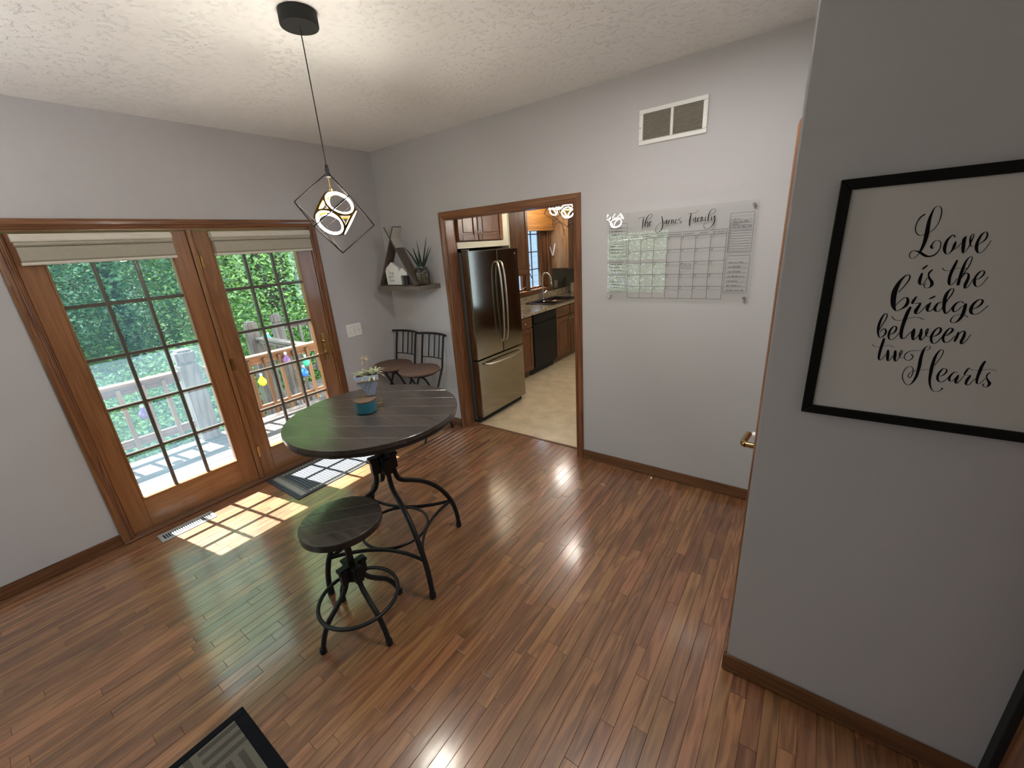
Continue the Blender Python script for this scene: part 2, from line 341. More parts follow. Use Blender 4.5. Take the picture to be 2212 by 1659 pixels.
# lettering centre lines: x, z, width in 0.1 mm
QUOTE=[[38563,17902,38,38505,17849,31,38463,17745,22,38453,17607,20,38485,17495,20,38545,17421,22,38616,17411,17,38677,17452,17,38760,17496,17,38819,17579,15,38856,17693,16,38867,17846,21,38850,17990,19,38807,18061,15,38761,18075,15,38712,18023,23,38685,17891,45,38675,17747,65,38682,17590,76,38691,17421,84,38688,17272,73,38674,17142,62,38654,17042,47,38630,16961,20,38582,16881,17,38525,16852,18,38473,16895,18,38462,16979,20,38498,17039,22,38570,17035,35,38656,16991,58,38755,16915,77,38844,16891,69,38928,16928,38,38984,17026,21,38998,17145,18,38974,17235,16,38922,17273,17,38866,17252,19,38834,17184,23,38830,17124,46,38851,17093,46],[39211,17328,18,39179,17379,26,39134,17353,33,39087,17258,52,39075,17131,63,39089,17021,56,39134,16939,26,39190,16957,22,39229,17054,44,39239,17152,55,39245,17229,18],[39233,17034,15,39296,17080,15,39340,17185,14],[39402,17335,21,39380,17270,64,39391,17143,64,39409,17016,57,39423,16947,22,39458,16984,14,39494,17089,18,39505,17204,28,39524,17318,18,39519,17375,14,39493,17367,14,39477,17292,28,39497,17176,28,39534,17097,14,39603,17103,13,39673,17166,15,39728,17229,28,39749,17322,31,39725,17408,19,39678,17402,24,39636,17311,45,39615,17179,52,39629,17044,59,39677,16945,31,39731,16952,17,39787,17046,15,39833,17213,14],[38783,16473,39,38773,16357,63,38777,16252,59,38813,16188,28,38860,16230,16,38904,16366,16],[38778,16588,39,38809,16628,47,38844,16669,31],[38954,16553,38,38918,16502,42,38912,16429,31,38947,16345,46,39002,16261,65,39017,16177,58,38975,16113,23,38905,16113,17,38874,16177,20,38895,16209,27],[39357,16774,36,39337,16655,55,39314,16514,59,39305,16372,59,39320,16238,56,39351,16176,26,39397,16207,15,39444,16340,15],[39134,16600,14,39175,16543,16,39244,16531,13,39334,16560,13,39437,16592,15,39531,16590,18,39577,16574,18],[39515,16349,15,39544,16490,18,39583,16619,20,39605,16785,18,39600,16844,14,39576,16860,18,39535,16817,25,39507,16710,43,39493,16531,58,39486,16350,58,39488,16192,58],[39487,16268,15,39530,16420,22,39570,16469,29,39619,16438,36,39632,16338,54,39616,16206,61,39622,16105,36,39666,16135,17,39706,16257,14,39722,16317,14,39805,16326,25,39865,16405,31,39877,16484,28,39841,16524,21,39788,16475,35,39749,16357,42,39758,16246,53,39798,16156,32,39856,16145,18,39915,16235,14,39958,16374,15],[38423,15997,22,38504,16154,25,38564,16309,29,38564,16411,27,38510,16444,27,38445,16374,44,38382,16232,79,38339,16022,109,38348,15797,110,38384,15623,90,38455,15503,30,38543,15547,30,38625,15643,68,38643,15762,63,38607,15854,39,38550,15840,25,38478,15746,22,38424,15651,18],[38786,15883,29,38754,15791,58,38740,15712,48,38781,15700,21,38855,15714,33,38893,15715,33,38872,15623,62,38843,15516,77,38858,15437,43,38920,15466,21,38977,15574,19,39023,15679,19],[39079,15733,28,39056,15654,65,39050,15563,61,39084,15505,33,39143,15540,19,39175,15619,18],[39042,15829,28,39087,15862,51,39131,15901,32],[39270,15750,23,39213,15710,41,39187,15606,55,39211,15529,46,39269,15518,20,39325,15610,18,39372,15790,23,39423,15942,25,39441,16055,23,39411,16092,21,39365,16054,36,39327,15928,67,39332,15738,68,39359,15573,59,39408,15465,36,39453,15511,20,39494,15628,18],[39677,15734,19,39624,15776,22,39554,15731,40,39514,15616,53,39547,15515,36,39600,15542,19,39653,15632,18,39719,15697,17],[39717,15710,52,39722,15597,65,39717,15445,66,39681,15315,53,39624,15241,31,39560,15245,27,39532,15295,25,39559,15387,18,39629,15441,14,39735,15445,14,39816,15391,22],[39869,15601,21,39930,15640,34,39982,15716,42,39990,15802,38,39933,15832,30,39864,15750,51,39832,15613,64,39855,15500,56,39924,15459,26,40000,15506,19,40058,15595,18,40103,15682,17],[38207,14971,15,38244,15108,20,38294,15283,24,38296,15389,23,38251,15420,25,38201,15306,45,38175,15104,60,38186,14915,50,38231,14768,30,38283,14758,22,38347,14858,40,38339,14965,39,38292,15003,25,38236,14918,18],[38418,14849,18,38502,14882,29,38544,14978,39,38540,15058,34,38487,15081,29,38435,14985,44,38421,14836,49,38449,14730,34,38512,14707,21,38576,14793,17,38625,14903,17],[38720,15598,56,38694,15482,75,38672,15287,80,38659,15091,76,38663,14906,71,38699,14762,48,38763,14780,21,38813,14876,19,38855,14958,19],[38401,15347,19,38464,15265,21,38565,15243,19,38691,15288,19,38833,15340,20,38935,15338,22,39036,15291,18],[38899,15026,46,38897,14934,79,38909,14817,65,38933,14739,37,38979,14795,19,39018,14890,18],[39038,15034,41,39048,14931,64,39051,14814,64,39084,14737,32,39127,14806,18,39162,14913,27,39168,15029,22,39153,15061,18,39134,14989,27,39153,14886,25,39193,14844,16,39258,14842,16,39349,14887,31,39403,14980,44,39395,15069,40,39346,15091,31,39285,14985,45,39262,14842,54,39291,14714,45,39346,14666,25,39407,14723,20,39462,14856,18,39549,14913,30,39610,15006,43,39615,15069,39,39558,15091,30,39508,14987,44,39483,14845,53,39522,14732,44,39587,14718,24,39643,14793,19,39692,14898,17],[39732,15001,25,39729,14888,51,39711,14760,39],[39714,14786,17,39751,14952,19,39803,15031,29,39842,15008,38,39848,14896,55,39830,14769,55,39844,14701,34,39894,14749,19,39927,14839,15,39960,14948,13],[38344,14721,48,38337,14620,61,38324,14451,61,38320,14281,57,38328,14157,45,38366,14109,23,38412,14177,16,38452,14283,15],[38125,14547,15,38177,14489,17,38262,14480,15,38363,14516,15,38465,14542,16,38531,14531,17,38589,14502,14],[38485,14399,48,38496,14287,68,38511,14176,60,38532,14104,28,38573,14148,16,38604,14253,16],[38635,14401,47,38646,14291,67,38655,14191,59,38686,14109,28,38724,14164,16,38758,14290,23,38776,14392,19,38756,14434,16,38735,14355,25,38748,14256,19,38787,14215,14,38846,14244,16],[38972,14328,34,39009,14293,19,39000,14215,21,38947,14160,23,38881,14181,19,38844,14255,17,38859,14345,23,38917,14416,19,39027,14448,19,39148,14459,15,39249,14485,15,39293,14526,18,39291,14579,16,39244,14591,16,39201,14539,30,39178,14419,56,39172,14244,67,39182,14069,71,39185,13881,60,39176,13723,57,39141,13571,38,39087,13477,17,39023,13474,17,38951,13567,20,38903,13698,20,38903,13835,17,38938,13952,17,39009,13994,17,39067,13956,18,39090,13869,18,39085,13745,18,39051,13672,17,39016,13713,17,39022,13793,15,39072,13861,15,39166,13901,14,39276,13931,15,39392,13962,15],[39468,14080,15,39516,14215,16,39555,14359,18,39559,14486,18,39523,14520,16,39480,14479,29,39438,14315,54,39427,14097,66,39434,13901,66,39447,13714,55,39473,13572,44,39532,13423,26,39605,13356,18,39678,13373,18,39719,13429,22,39735,13465,43],[39629,13799,19,39684,13841,31,39723,13928,34,39709,13996,27,39651,14012,27,39605,13925,43,39582,13793,51,39612,13678,43,39677,13634,23,39731,13683,18,39777,13771,15],[39924,13930,16,39882,13947,21,39833,13883,38,39807,13775,49,39830,13697,38,39877,13697,17,39921,13791,15,39952,13864,26],[39960,13865,26,39945,13782,52,39938,13700,53,39966,13640,26,40006,13709,16,40058,13866,15],[40099,14077,26,40076,14006,40,40059,13901,29,40093,13882,16,40166,13892,29,40151,13821,55,40132,13727,55,40143,13636,37,40195,13638,20,40234,13741,16,40272,13815,14],[40343,14283,42,40318,14158,60,40307,14000,61,40303,13842,54,40320,13707,40,40364,13691,17,40407,13765,14,40443,13838,14],[40105,14083,15,40173,14040,16,40249,14033,13,40339,14060,13,40448,14090,14,40521,14088,15,40582,14068,12],[40489,14001,25,40456,13952,28,40455,13884,25,40495,13800,42,40539,13727,60,40527,13646,35,40474,13621,20,40435,13667,20,40451,13697,25]]
TITLE=[[26622,18916,21,26738,18991,32,26869,19003,31,27078,18985,21],[26974,18994,37,26942,18791,58,26925,18550,58,26894,18319,32],[27073,18440,58,27090,18682,63,27160,18893,62,27281,19075,46,27431,19151,36,27511,19077,26,27466,18939,26,27342,18842,21],[27121,18558,21,27206,18697,36,27258,18692,47,27257,18402,47],[27342,18541,26,27475,18722,31,27399,18705,36,27354,18564,46,27372,18441,41,27435,18461,21],[28132,18950,40,28194,18709,60,28219,18470,60,28181,18235,55,28063,18076,45,27915,18002,36,27798,18071,31,27789,18264,25,27918,18470,20,28114,18574,20,28262,18585,20],[28452,18722,30,28347,18625,40,28341,18508,40,28412,18549,20,28465,18710,44,28453,18475,49],[28600,18698,44,28563,18490,49,28627,18649,15,28661,18693,24],[28757,18720,44,28747,18475,49,28766,18567,15,28843,18701,34,28867,18489,44],[28970,18573,19,29058,18705,29,28990,18641,39,28975,18503,48,29048,18474,29,29116,18538,19],[29316,18763,28,29202,18693,43,29170,18626,38,29328,18567,33,29345,18496,38,29266,18433,29],[29895,18973,46,29864,18749,69,29834,18524,70,29827,18284,51],[29702,18923,19,29815,18969,28,30043,18970,27,30222,19009,23,30304,19113,18],[29633,18575,19,29842,18580,23,29978,18603,18],[30153,18712,27,30056,18642,41,30052,18528,37,30139,18589,18,30175,18721,41,30172,18450,46],[30302,18688,41,30285,18463,50,30301,18553,18,30381,18692,32,30405,18667,27],[30491,18716,41,30477,18470,45],[30483,18537,14,30559,18710,31,30588,18483,40],[30727,18695,40,30711,18473,45,30777,18478,18],[30763,18798,27,30772,18824,22],[30821,18486,18,30878,18459,44,30875,18637,58,30912,18855,53,30997,19023,39,31142,19096,26,31246,19021,22,31225,18892,22,31082,18784,18,30954,18741,18],[31070,18664,40,31063,18487,48,31149,18502,22,31220,18695,39],[31240,18715,39,31242,18428,57,31174,18211,53,31012,18045,36,30837,18013,31,30697,18091,27,30663,18229,23,30765,18356,18,30980,18428,18,31153,18458,13]]

# ================================================================ SETTING
H = 2.7254
def holes_wall(name, axis, c0, c1, u0, u1, z0, z1, holes, mat, parent=None):
    us = sorted({u0, u1, *[h[0] for h in holes], *[h[1] for h in holes]}); zs = sorted({z0, z1, *[h[2] for h in holes], *[h[3] for h in holes]})
    b = MB()
    for i in range(len(us)-1):
        for j in range(len(zs)-1):
            um, zm = (us[i]+us[i+1])/2, (zs[j]+zs[j+1])/2
            if any(h[0] < um < h[1] and h[2] < zm < h[3] for h in holes): continue
            if axis == 'X': b.box(c0, c1, us[i], us[i+1], zs[j], zs[j+1])
            else: b.box(us[i], us[i+1], c0, c1, zs[j], zs[j+1])
    return S(b.build(name, mat, parent))
DY0, DY1, DZ1 = -2.555, -.775, 2.055        # patio door rough opening
holes_wall('wall_left', 'X', -.16, 0, -5.06, .06, -.05, H, [(DY0, DY1, -.05, DZ1)], WALL)
holes_wall('wall_kitchen_left', 'X', -.16, 0, .06, 4.7, -.05, H, [(2.36, 3.30, 1.08, 2.02)], KWALL)
OX0, OX1, OZ = .874, 2.190, 2.055            # kitchen opening
holes_wall('wall_back', 'Y', 0, .06, 0, 3.70, -.05, H, [(OX0, OX1, -.05, OZ)], WALL)
holes_wall('wall_kitchen_near', 'Y', .06, .12, 0, 4.6, -.05, H, [(OX0, OX1, -.05, OZ)], KWALL)
CX, CY = 3.5677, -1.3577
holes_wall('wall_closet_side', 'X', CX, CX+.10, CY+.10, 0, -.05, H, [(-1.095, -.325, -.05, 2.06)], WALL)
S(MB().box(CX, 4.60, CY, CY+.10, -.05, H).build('wall_right', WALL, bevel=.006, seg=2))
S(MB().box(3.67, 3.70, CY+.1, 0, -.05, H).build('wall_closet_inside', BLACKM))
S(MB().box(4.345, 4.5, -5.06, CY, -.05, H).build('wall_hall', WALL))
holes_wall('wall_front', 'Y', -5.06, -4.9, 0, 4.345, -.05, H, [(.30, 1.52, .74, 1.90)], WALL)
S(MB().box(3.42, 3.52, -4.9, -3.30, -.05, H).build('wall_light_block', WALL))  # unseen wall added to block rear light from the right wall
holes_wall('wall_kitchen_right', 'X', 4.6, 4.7, .12, 4.7, -.05, H, [(1.3, 2.5, 1.0, 2.1), (4.22, 4.50, .45, 2.1)], KWALL)
S(MB().box(-.16, 4.7, 4.7, 4.8, -.05, H).build('wall_kitchen_far', KWALL))
S(MB().box(-.16, 4.7, -5.06, 4.8, H, H+.1).build('ceiling', CEIL))
S(MB().box(-.87, -.16, -6, 6, 2.60, 2.72).build('roof_eave', WHITE))
# outside cladding of the house wall
# ---- hardwood floor: strips along y
fl = S(MB().box(-.16, 4.6, -5.06, .12, -.06, -.009).build('floor', GAP))
def proj(x, y, z):
    d = Vector((x, y, z))-CAM; k = d.dot(fw)
    if k < .05: return None
    return (1106+F_PX*d.dot(r2)/k, 829.5-F_PX*d.dot(u2)/k)
boards = []
x = 0.0; PW = .0572; row = 0
while x < 4.34:
    y = -4.9 - random.random()*.6
    while y < .12:
        L = random.choice((.28, .4, .55, .7, .85, 1.05))*random.uniform(.85, 1.15)
        y1 = min(y+L, .12); y0 = max(y, -4.9)
        if y1 - y0 > .02: boards.append((x, min(x+PW, 4.345), y0, y1, random.random()))
        y += L
    x += PW
def vis(bd):
    xm = (bd[0]+bd[1])/2; ym = (bd[2]+bd[3])/2
    if xm > CX and ym > CY: return 0
    P = [proj(a, b_, 0) for a, b_ in ((bd[0], bd[2]), (bd[1], bd[2]), (bd[1], bd[3]), (bd[0], bd[3]))]
    if any(p is None for p in P): return 0
    if max(p[0] for p in P) < 0 or min(p[0] for p in P) > 2212 or min(p[1] for p in P) > 1659: return 0
    return abs(sum(P[i][0]*P[(i+1)%4][1]-P[(i+1)%4][0]*P[i][1] for i in range(4)))/2
boards.sort(key=vis, reverse=True)
def plank_mb(mb, bd):
    x0, x1, y0, y1, t = bd; g = .0003; h = random.uniform(-.0004, .0004)
    n0 = len(mb.f); e = .0009; a = len(mb.v); z = h
    # bevelled top: a box with a chamfer, so joints read as recessed lines
    mb.v += [(x0+g,y0+g,-.010),(x1-g,y0+g,-.010),(x1-g,y1-g,-.010),(x0+g,y1-g,-.010),
             (x0+g,y0+g,z-e),(x1-g,y0+g,z-e),(x1-g,y1-g,z-e),(x0+g,y1-g,z-e),
             (x0+g+e,y0+g+e,z),(x1-g-e,y0+g+e,z),(x1-g-e,y1-g-e,z),(x0+g+e,y1-g-e,z)]
    for k in range(4):
        j = (k+1) % 4; mb.f += [(a+k, a+j, a+4+j, a+4+k), (a+4+k, a+4+j, a+8+j, a+8+k)]
    mb.f.append((a+8, a+9, a+10, a+11))
    mb.c = (mb.c or []) + [t]*(len(mb.f)-n0)
for bd in boards[:300]:
    mb = MB(); plank_mb(mb, bd); mb.build('plank', FLOOR, fl, recalc=False)
mb = MB()
for bd in boards[300:]: plank_mb(mb, bd)
o = mb.build('planks', FLOOR, fl, recalc=False); o['kind'] = 'stuff'
# kitchen vinyl
VINYL = plain('beige_vinyl', (.52, .41, .27), .38, var=.16, scale=7, coat=.1)
S(MB().box(0, 4.6, .128, 4.7, -.06, .001).build('floor_kitchen', VINYL))
S(MB().box(OX0+.02, OX1-.02, .108, .132, -.004, .006).build('trim_threshold', BASE['X'], bevel=.003))

# ---- moulded casing: profile with grooves, mitred
def casing(parent, axis, c, face, path, wdt=.060, th=.018, mats=CAS):
    """path of 3 runs: up, across, down.  axis 'X' -> wall plane x=c, 'Y' -> wall plane y=c. face = direction of the proud side"""
    prof = [(0, .55), (.10, .75), (.18, .62), (.26, .80), (.34, .66), (.46, .92), (.72, 1.0), (.9, .8), (1, .5)]
    (u0, u1, z0, z1) = path      # inner opening
    def put(name, poly_fn, m):
        b = MB(); rows = []
        for t, h in prof:
            rows.append([poly_fn(t*wdt, k) for k in (0, 1)] + [h*th])
        v = []
        for (a, bb, h) in rows:
            for q in (a, bb):
                v.append((c+face*h, q[0], q[1]) if axis == 'X' else (q[0], c+face*h, q[1]))
        # side faces to wall
        for q in (rows[0][0], rows[0][1], rows[-1][0], rows[-1][1]):
            v.append((c, q[0], q[1]) if axis == 'X' else (q[0], c, q[1]))
        b.v = v; n = len(rows)
        for i in range(n-1): b.f.append((2*i, 2*i+1, 2*i+3, 2*i+2))
        b.f.append((2*n, 2*n+1, 1, 0)); b.f.append((2*n-2, 2*n-1, 2*n+3, 2*n+2))
        return S(b.build(name, m, parent))
    put('casing_side', lambda t, k: (u0-t, z0 if k == 0 else z1+t), mats['Z'])
    put('casing_side', lambda t, k: (u1+t, z0 if k == 0 else z1+t), mats['Z'])
    put('casing_head', lambda t, k: ((u0-t) if k == 0 else (u1+t), z1+t), mats['Y' if axis == 'X' else 'X'])

# kitchen opening trim
t1 = struct('trim_1')
casing(t1, 'Y', 0, -1, (.886, 2.178, 0, 2.045))
casing(t1, 'Y', .12, 1, (.886, 2.178, 0, 2.045))
S(MB().box(.874, .892, -.002, .122, 0, 2.045).build('jamb', CAS['Z'], t1, bevel=.002))
S(MB().box(2.172, 2.190, -.002, .122, 0, 2.045).build('jamb', CAS['Z'], t1, bevel=.002))
S(MB().box(.874, 2.190, -.002, .122, 2.039, 2.055).build('jamb_head', CAS['X'], t1, bevel=.002))

# patio door frame
t2 = struct('trim_2')
casing(t2, 'X', 0, 1, (-2.546, -.779, 0, 2.052), wdt=.058, th=.02)
S(MB().box(-.15, .004, -2.556, -2.540, 0, 2.055).build('jamb', DOORW['Z'], t2, bevel=.002))
S(MB().box(-.15, .004, -.791, -.775, 0, 2.055).build('jamb', DOORW['Z'], t2, bevel=.002))
S(MB().box(-.15, .004, -2.556, -.775, 2.040, 2.056).build('jamb_head', DOORW['Y'], t2, bevel=.002))
S(MB().box(-.15, .002, -1.688, -1.652, .03, 2.045).build('mullion', DOORW['Z'], t2, bevel=.003))
S(MB().box(.002, .012, -1.690, -1.664, .03, 2.045).build('astragal', DOORW['Z'], t2, bevel=.003))
S(MB().box(-.17, .020, -2.55, -.78, -.02, .022).build('sill', BASE['Y'], t2, bevel=.004))
S(MB().box(.018, .032, -2.60, -.73, 0, .016).build('threshold_strip', BASE['Y'], t2, bevel=.004))

def muntin_grid(parent, xs, ya, yb, za, zb, ycuts, zcuts, glass, w=.022):
    for yc in ycuts: MB().box(xs[0], xs[1], yc-w/2, yc+w/2, za, zb).build('muntin', MUNT, parent, bevel=.005)
    for zc in zcuts: MB().box(xs[0]+.002, xs[1]-.002, ya, yb, zc-w/2, zc+w/2).build('muntin', MUNT, parent, bevel=.005)
    xm = (xs[0]+xs[1])/2
    Y = [ya]+list(ycuts)+[yb]; Zc = [za]+list(zcuts)+[zb]
    for i in range(len(Y)-1):
        for j in range(len(Zc)-1):
            MB().quad((xm, Y[i], Zc[j]), (xm, Y[i+1], Zc[j]), (xm, Y[i+1], Zc[j+1]), (xm, Y[i], Zc[j+1])).build('glass_pane', glass, parent, recalc=False)
ZC = [.592, .929, 1.266, 1.603]
def french(name, y0, y1, ga, gb, glass):
    d = struct(name)
    xa, xb = -.052, -.006
    MB().box(xa, xb, y0, ga, .032, 2.036).build('stile', DOORW['Z'], d, bevel=.003)
    MB().box(xa, xb, gb, y1, .032, 2.036).build('stile', DOORW['Z'], d, bevel=.003)
    MB().box(xa, xb, ga, gb, .032, .252).build('bottom_rail', DOORW['Y'], d, bevel=.003)
    MB().box(xa, xb, ga, gb, 1.935, 2.036).build('top_rail', DOORW['Y'], d, bevel=.003)
    # glazing bead
    for a, b_ in ((ga-.001, ga+.010), (gb-.010, gb+.001)): MB().box(xa-.004, xb+.005, a, b_, .25, 1.94).build('glazing_bead', DOORW['Z'], d, bevel=.003)
    MB().box(xa-.004, xb+.005, ga, gb, .250, .262).build('glazing_bead', DOORW['Y'], d, bevel=.003)
    st = (gb-ga)/3
    muntin_grid(d, (-.044, -.014), ga+.008, gb-.008, .258, 1.94, [ga+st, ga+2*st], ZC, glass)
    return d
door1 = french('door_1', -2.539, -1.690, -2.428, -1.803, DUSTY)
door2 = french('door_2', -1.650, -.793, -1.552, -.922, GLASS)
for z in (1.822, 1.038, .267):
    h = MB().box(-.004, .004, -1.664, -1.632, z-.045, z+.045); h.tube([(.006, -1.648, z-.048), (.006, -1.648, z+.048)], .0065, 8)
    h.build('hinge', BRASS, door2, smooth=40)
hp = MB().box(-.008, .002, -.884, -.842, .875, 1.127).build('handle_plate', BRASS, door2, bevel=.004, seg=2)
b = MB().lathe([(.012, 0), (.012, .035), (.010, .04)], (.0, -.862, .945), 14, 'X'); b.tube(smooth_path([(.036, -.862, .945), (.050, -.87, .946), (.052, -.90, .952), (.048, -.94, .953), (.044, -.972, .962)]), [.010]*20+[.004], 8, flat=(1, .6))
b.build('lever', BRASS, hp, smooth=40)
b = MB().lathe([(.014, 0), (.014, .012), (.009, .016)], (0, -.861, 1.052), 14, 'X'); b.box(.012, .026, -.864, -.858, 1.036, 1.068); b.build('thumb_turn', BRASS, hp, smooth=40)
MB().lathe([(.004, 0), (.004, .004)], (0, -.862, 1.115), 8, 'X').build('screw', SILVER, hp); MB().lathe([(.004, 0), (.004, .004)], (0, -.864, .886), 8, 'X').build('screw', SILVER, hp)
MB().box(-.004, .004, -.806, -.796, .90, 1.10).build('strike_plate', BRASS, door2, bevel=.001)

# baseboards
def baseboard(name, pts, axis, m):
    o = struct(name); return o
BH = .083
def bb(name, x0, x1, y0, y1, m):
    b = MB().box(x0, x1, y0, y1, 0, BH); return S(b.build(name, m, bevel=.004, seg=2))
bb('baseboard_left', 0, .013, -4.9, -2.606, BASE['Y'])
bb('baseboard_left_short', 0, .013, -.719, 0, BASE['Y'])
bb('baseboard_back_left', 0, .824, -.013, 0, BASE['X'])
bb('baseboard_back', 2.241, CX, -.013, 0, BASE['X'])
o = S(MB().box(CX-.012, 4.345, CY-.013, CY, 0, BH).box(CX-.012, CX, CY, CY+.14, 0, BH).build('baseboard_right', BASE['X'], bevel=.004, seg=2))
bb('baseboard_front', 0, 4.3, -4.9, -4.887, BASE['X'])
# closet door on the hidden side wall (seen edge-on: casing edge and lever)
t3 = struct('trim_3'); casing(t3, 'X', CX, -1, (-1.090, -.33, 0, 2.040), wdt=.060, th=.0195)
d3 = struct('door_3'); MB().box(CX+.012, CX+.047, -1.088, -.332, .01, 2.045).build('slab', DOORW['Z'], d3, bevel=.002)
b = MB().lathe([(.030, 0), (.030, -.008), (.014, -.014), (.0125, -.070)], (CX+.012, -1.02, .905), 16, 'X'); b.tube(smooth_path([(CX-.056, -1.02, .905), (CX-.066, -1.01, .905), (CX-.067, -.98, .904), (CX-.060, -.90, .902)]), .0135, 10); b.build('lever', BRASS, d3, smooth=40)
MB().box(CX-.036, CX+.012, -1.06, -1.03, .966, .974).build('latch', WHITE, d3)
# hall door casing at the far right: black strip, then stained wood
t4 = struct('trim_4'); S(MB().box(4.300, 4.345, CY-.040, CY-.001, 0, 2.1).build('black_strip', BLACKM, t4, bevel=.002))
S(MB().box(4.318, 4.345, CY-.30, CY-.040, 0, 2.1).build('casing_side', CAS['Z'], t4, bevel=.004))

# rear windows (reflected in the acrylic board) and side window of the great room
def plain_window(name, axis, c0, c1, u0, u1, z0, z1, ucuts, zcuts, sash=.045, thick_z=None, W=CAS, outer=True):
    d = struct(name)
    def bx(nm, a, b_, za, zb, m, ca=c0, cb=c1, par=d, bv=.003):
        m_ = MB(); (m_.box(ca, cb, a, b_, za, zb) if axis == 'X' else m_.box(a, b_, ca, cb, za, zb)); return m_.build(nm, m, par, bevel=bv)
    hz = W['Y' if axis == 'X' else 'X']; vt = W['Z']
    bx('frame_side', u0, u0+sash, z0, z1, vt); bx('frame_side', u1-sash, u1, z0, z1, vt)
    bx('frame_rail', u0+sash, u1-sash, z0, z0+sash, hz); bx('frame_rail', u0+sash, u1-sash, z1-sash, z1, hz)
    cm = (c0+c1)/2
    for u in ucuts: bx('muntin', u-.008, u+.008, z0+sash, z1-sash, MUNT, cm-.008, cm+.008)
    for z in zcuts: bx('muntin', u0+sash, u1-sash, z-.008, z+.008, MUNT, cm-.006, cm+.006)
    g = MB(); a, b_, za, zb = u0+sash, u1-sash, z0+sash, z1-sash
    if axis == 'X': g.quad((cm, a, za), (cm, b_, za), (cm, b_, zb), (cm, a, zb))
    else: g.quad((a, cm, za), (b_, cm, za), (b_, cm, zb), (a, cm, zb))
    g.build('glass_pane', GLASS, d, recalc=False)
    return d
w2 = plain_window('window_2', 'Y', -5.00, -4.95, .30, 1.52, .74, 1.90, [.71, 1.11], [1.10, 1.56])
m_ = MB().box(.30, 1.52, -5.0, -4.94, 1.31, 1.37).build('meeting_rail', CAS['X'], w2)
casing(w2, 'Y', -4.9, 1, (.31, 1.51, .70, 1.89))


w4 = plain_window('window_4', 'X', 4.62, 4.67, 1.3, 2.5, 1.0, 2.1, [1.9], [1.55])

w5 = plain_window('window_5', 'X', 4.62, 4.67, 4.22, 4.50, .45, 2.1, [], [])
# kitchen window (casements) over the sink
kw = struct('window_1')
def kb(nm, y0, y1, z0, z1, m, x0=-.10, x1=-.055, bv=.003): return MB().box(x0, x1, y0, y1, z0, z1).build(nm, m, kw, bevel=bv)
kb('casing_side', 3.30, 3.372, 1.02, 2.06, KOAK['Z'], 0, .02); kb('casing_side', 2.29, 2.36, 1.02, 2.06, KOAK['Z'], 0, .02)
kb('casing_head', 2.29, 3.372, 2.02, 2.09, KOAK['Y'], 0, .02); kb('stool', 2.29, 3.372, 1.045, 1.085, KOAK['Y'], -.10, .045); kb('apron', 2.30, 3.36, 1.005, 1.045, KOAK['Y'], 0, .018)
kb('jamb', 3.272, 3.30, 1.085, 2.02, KOAK['Z'], -.14, 0); kb('jamb', 2.36, 2.385, 1.085, 2.02, KOAK['Z'], -.14, 0)
kb('mullion', 2.625, 2.69, 1.085, 2.02, KOAK['Z'], -.12, .012)
for (a, b_) in ((2.385, 2.625), (2.69, 3.272)):
    g0, g1 = (a+.03, b_-.05) if a < 2.5 else (a+.085, b_-.16)
    kb('sash_stile', a, g0, 1.085, 2.02, KOAK['Z'], -.10, -.05); kb('sash_stile', g1, b_, 1.085, 2.02, KOAK['Z'], -.10, -.05)
    kb('sash_rail', g0, g1, 1.085, 1.115, KOAK['Y'], -.10, -.05); kb('sash_rail', g0, g1, 1.975, 2.02, KOAK['Y'], -.10, -.05)
    if b_ > 3: kb('sash_groove', g1+.045, g1+.062, 1.09, 2.02, BASE['Y'], -.06, -.045); kb('sash_groove', g1+.11, g1+.125, 1.09, 2.02, BASE['Y'], -.06, -.02)
    ym = g0+(g1-g0)*.36
    kb('muntin', ym-.008, ym+.008, 1.115, 1.975, MUNT, -.088, -.068); kb('muntin', g1-.02, g1-.008, 1.115, 1.975, MUNT, -.088, -.068, .002)
    for z in (1.39, 1.658, 1.925): kb('muntin', g0, g1, z-.008, z+.008, MUNT, -.086, -.070)
    MB().quad((-.078, g0, 1.11), (-.078, g1, 1.11), (-.078, g1, 1.98), (-.078, g0, 1.98)).build('glass_pane', GLASS, kw, recalc=False)
b = MB().tube(smooth_path([(-.04, 2.47, 1.10), (-.01, 2.50, 1.115), (.0, 2.56, 1.145), (-.01, 2.60, 1.15)]), .008, 8); b.box(-.06, -.02, 2.44, 2.50, 1.085, 1.10); b.build('crank_handle', BLACK, kw, smooth=40)
b = MB().tube(smooth_path([(-.04, 2.95, 1.10), (-.01, 2.98, 1.115), (.0, 3.03, 1.135)]), .008, 8); b.box(-.06, -.02, 2.92, 2.98, 1.085, 1.10); b.build('crank_handle', BLACK, kw, smooth=40)
MB().tube(smooth_path([(.014, 2.67, 1.36), (.03, 2.67, 1.33), (.03, 2.70, 1.29), (.035, 2.72, 1.27)]), .006, 8).build('sash_lock', BLACK, kw, smooth=40)

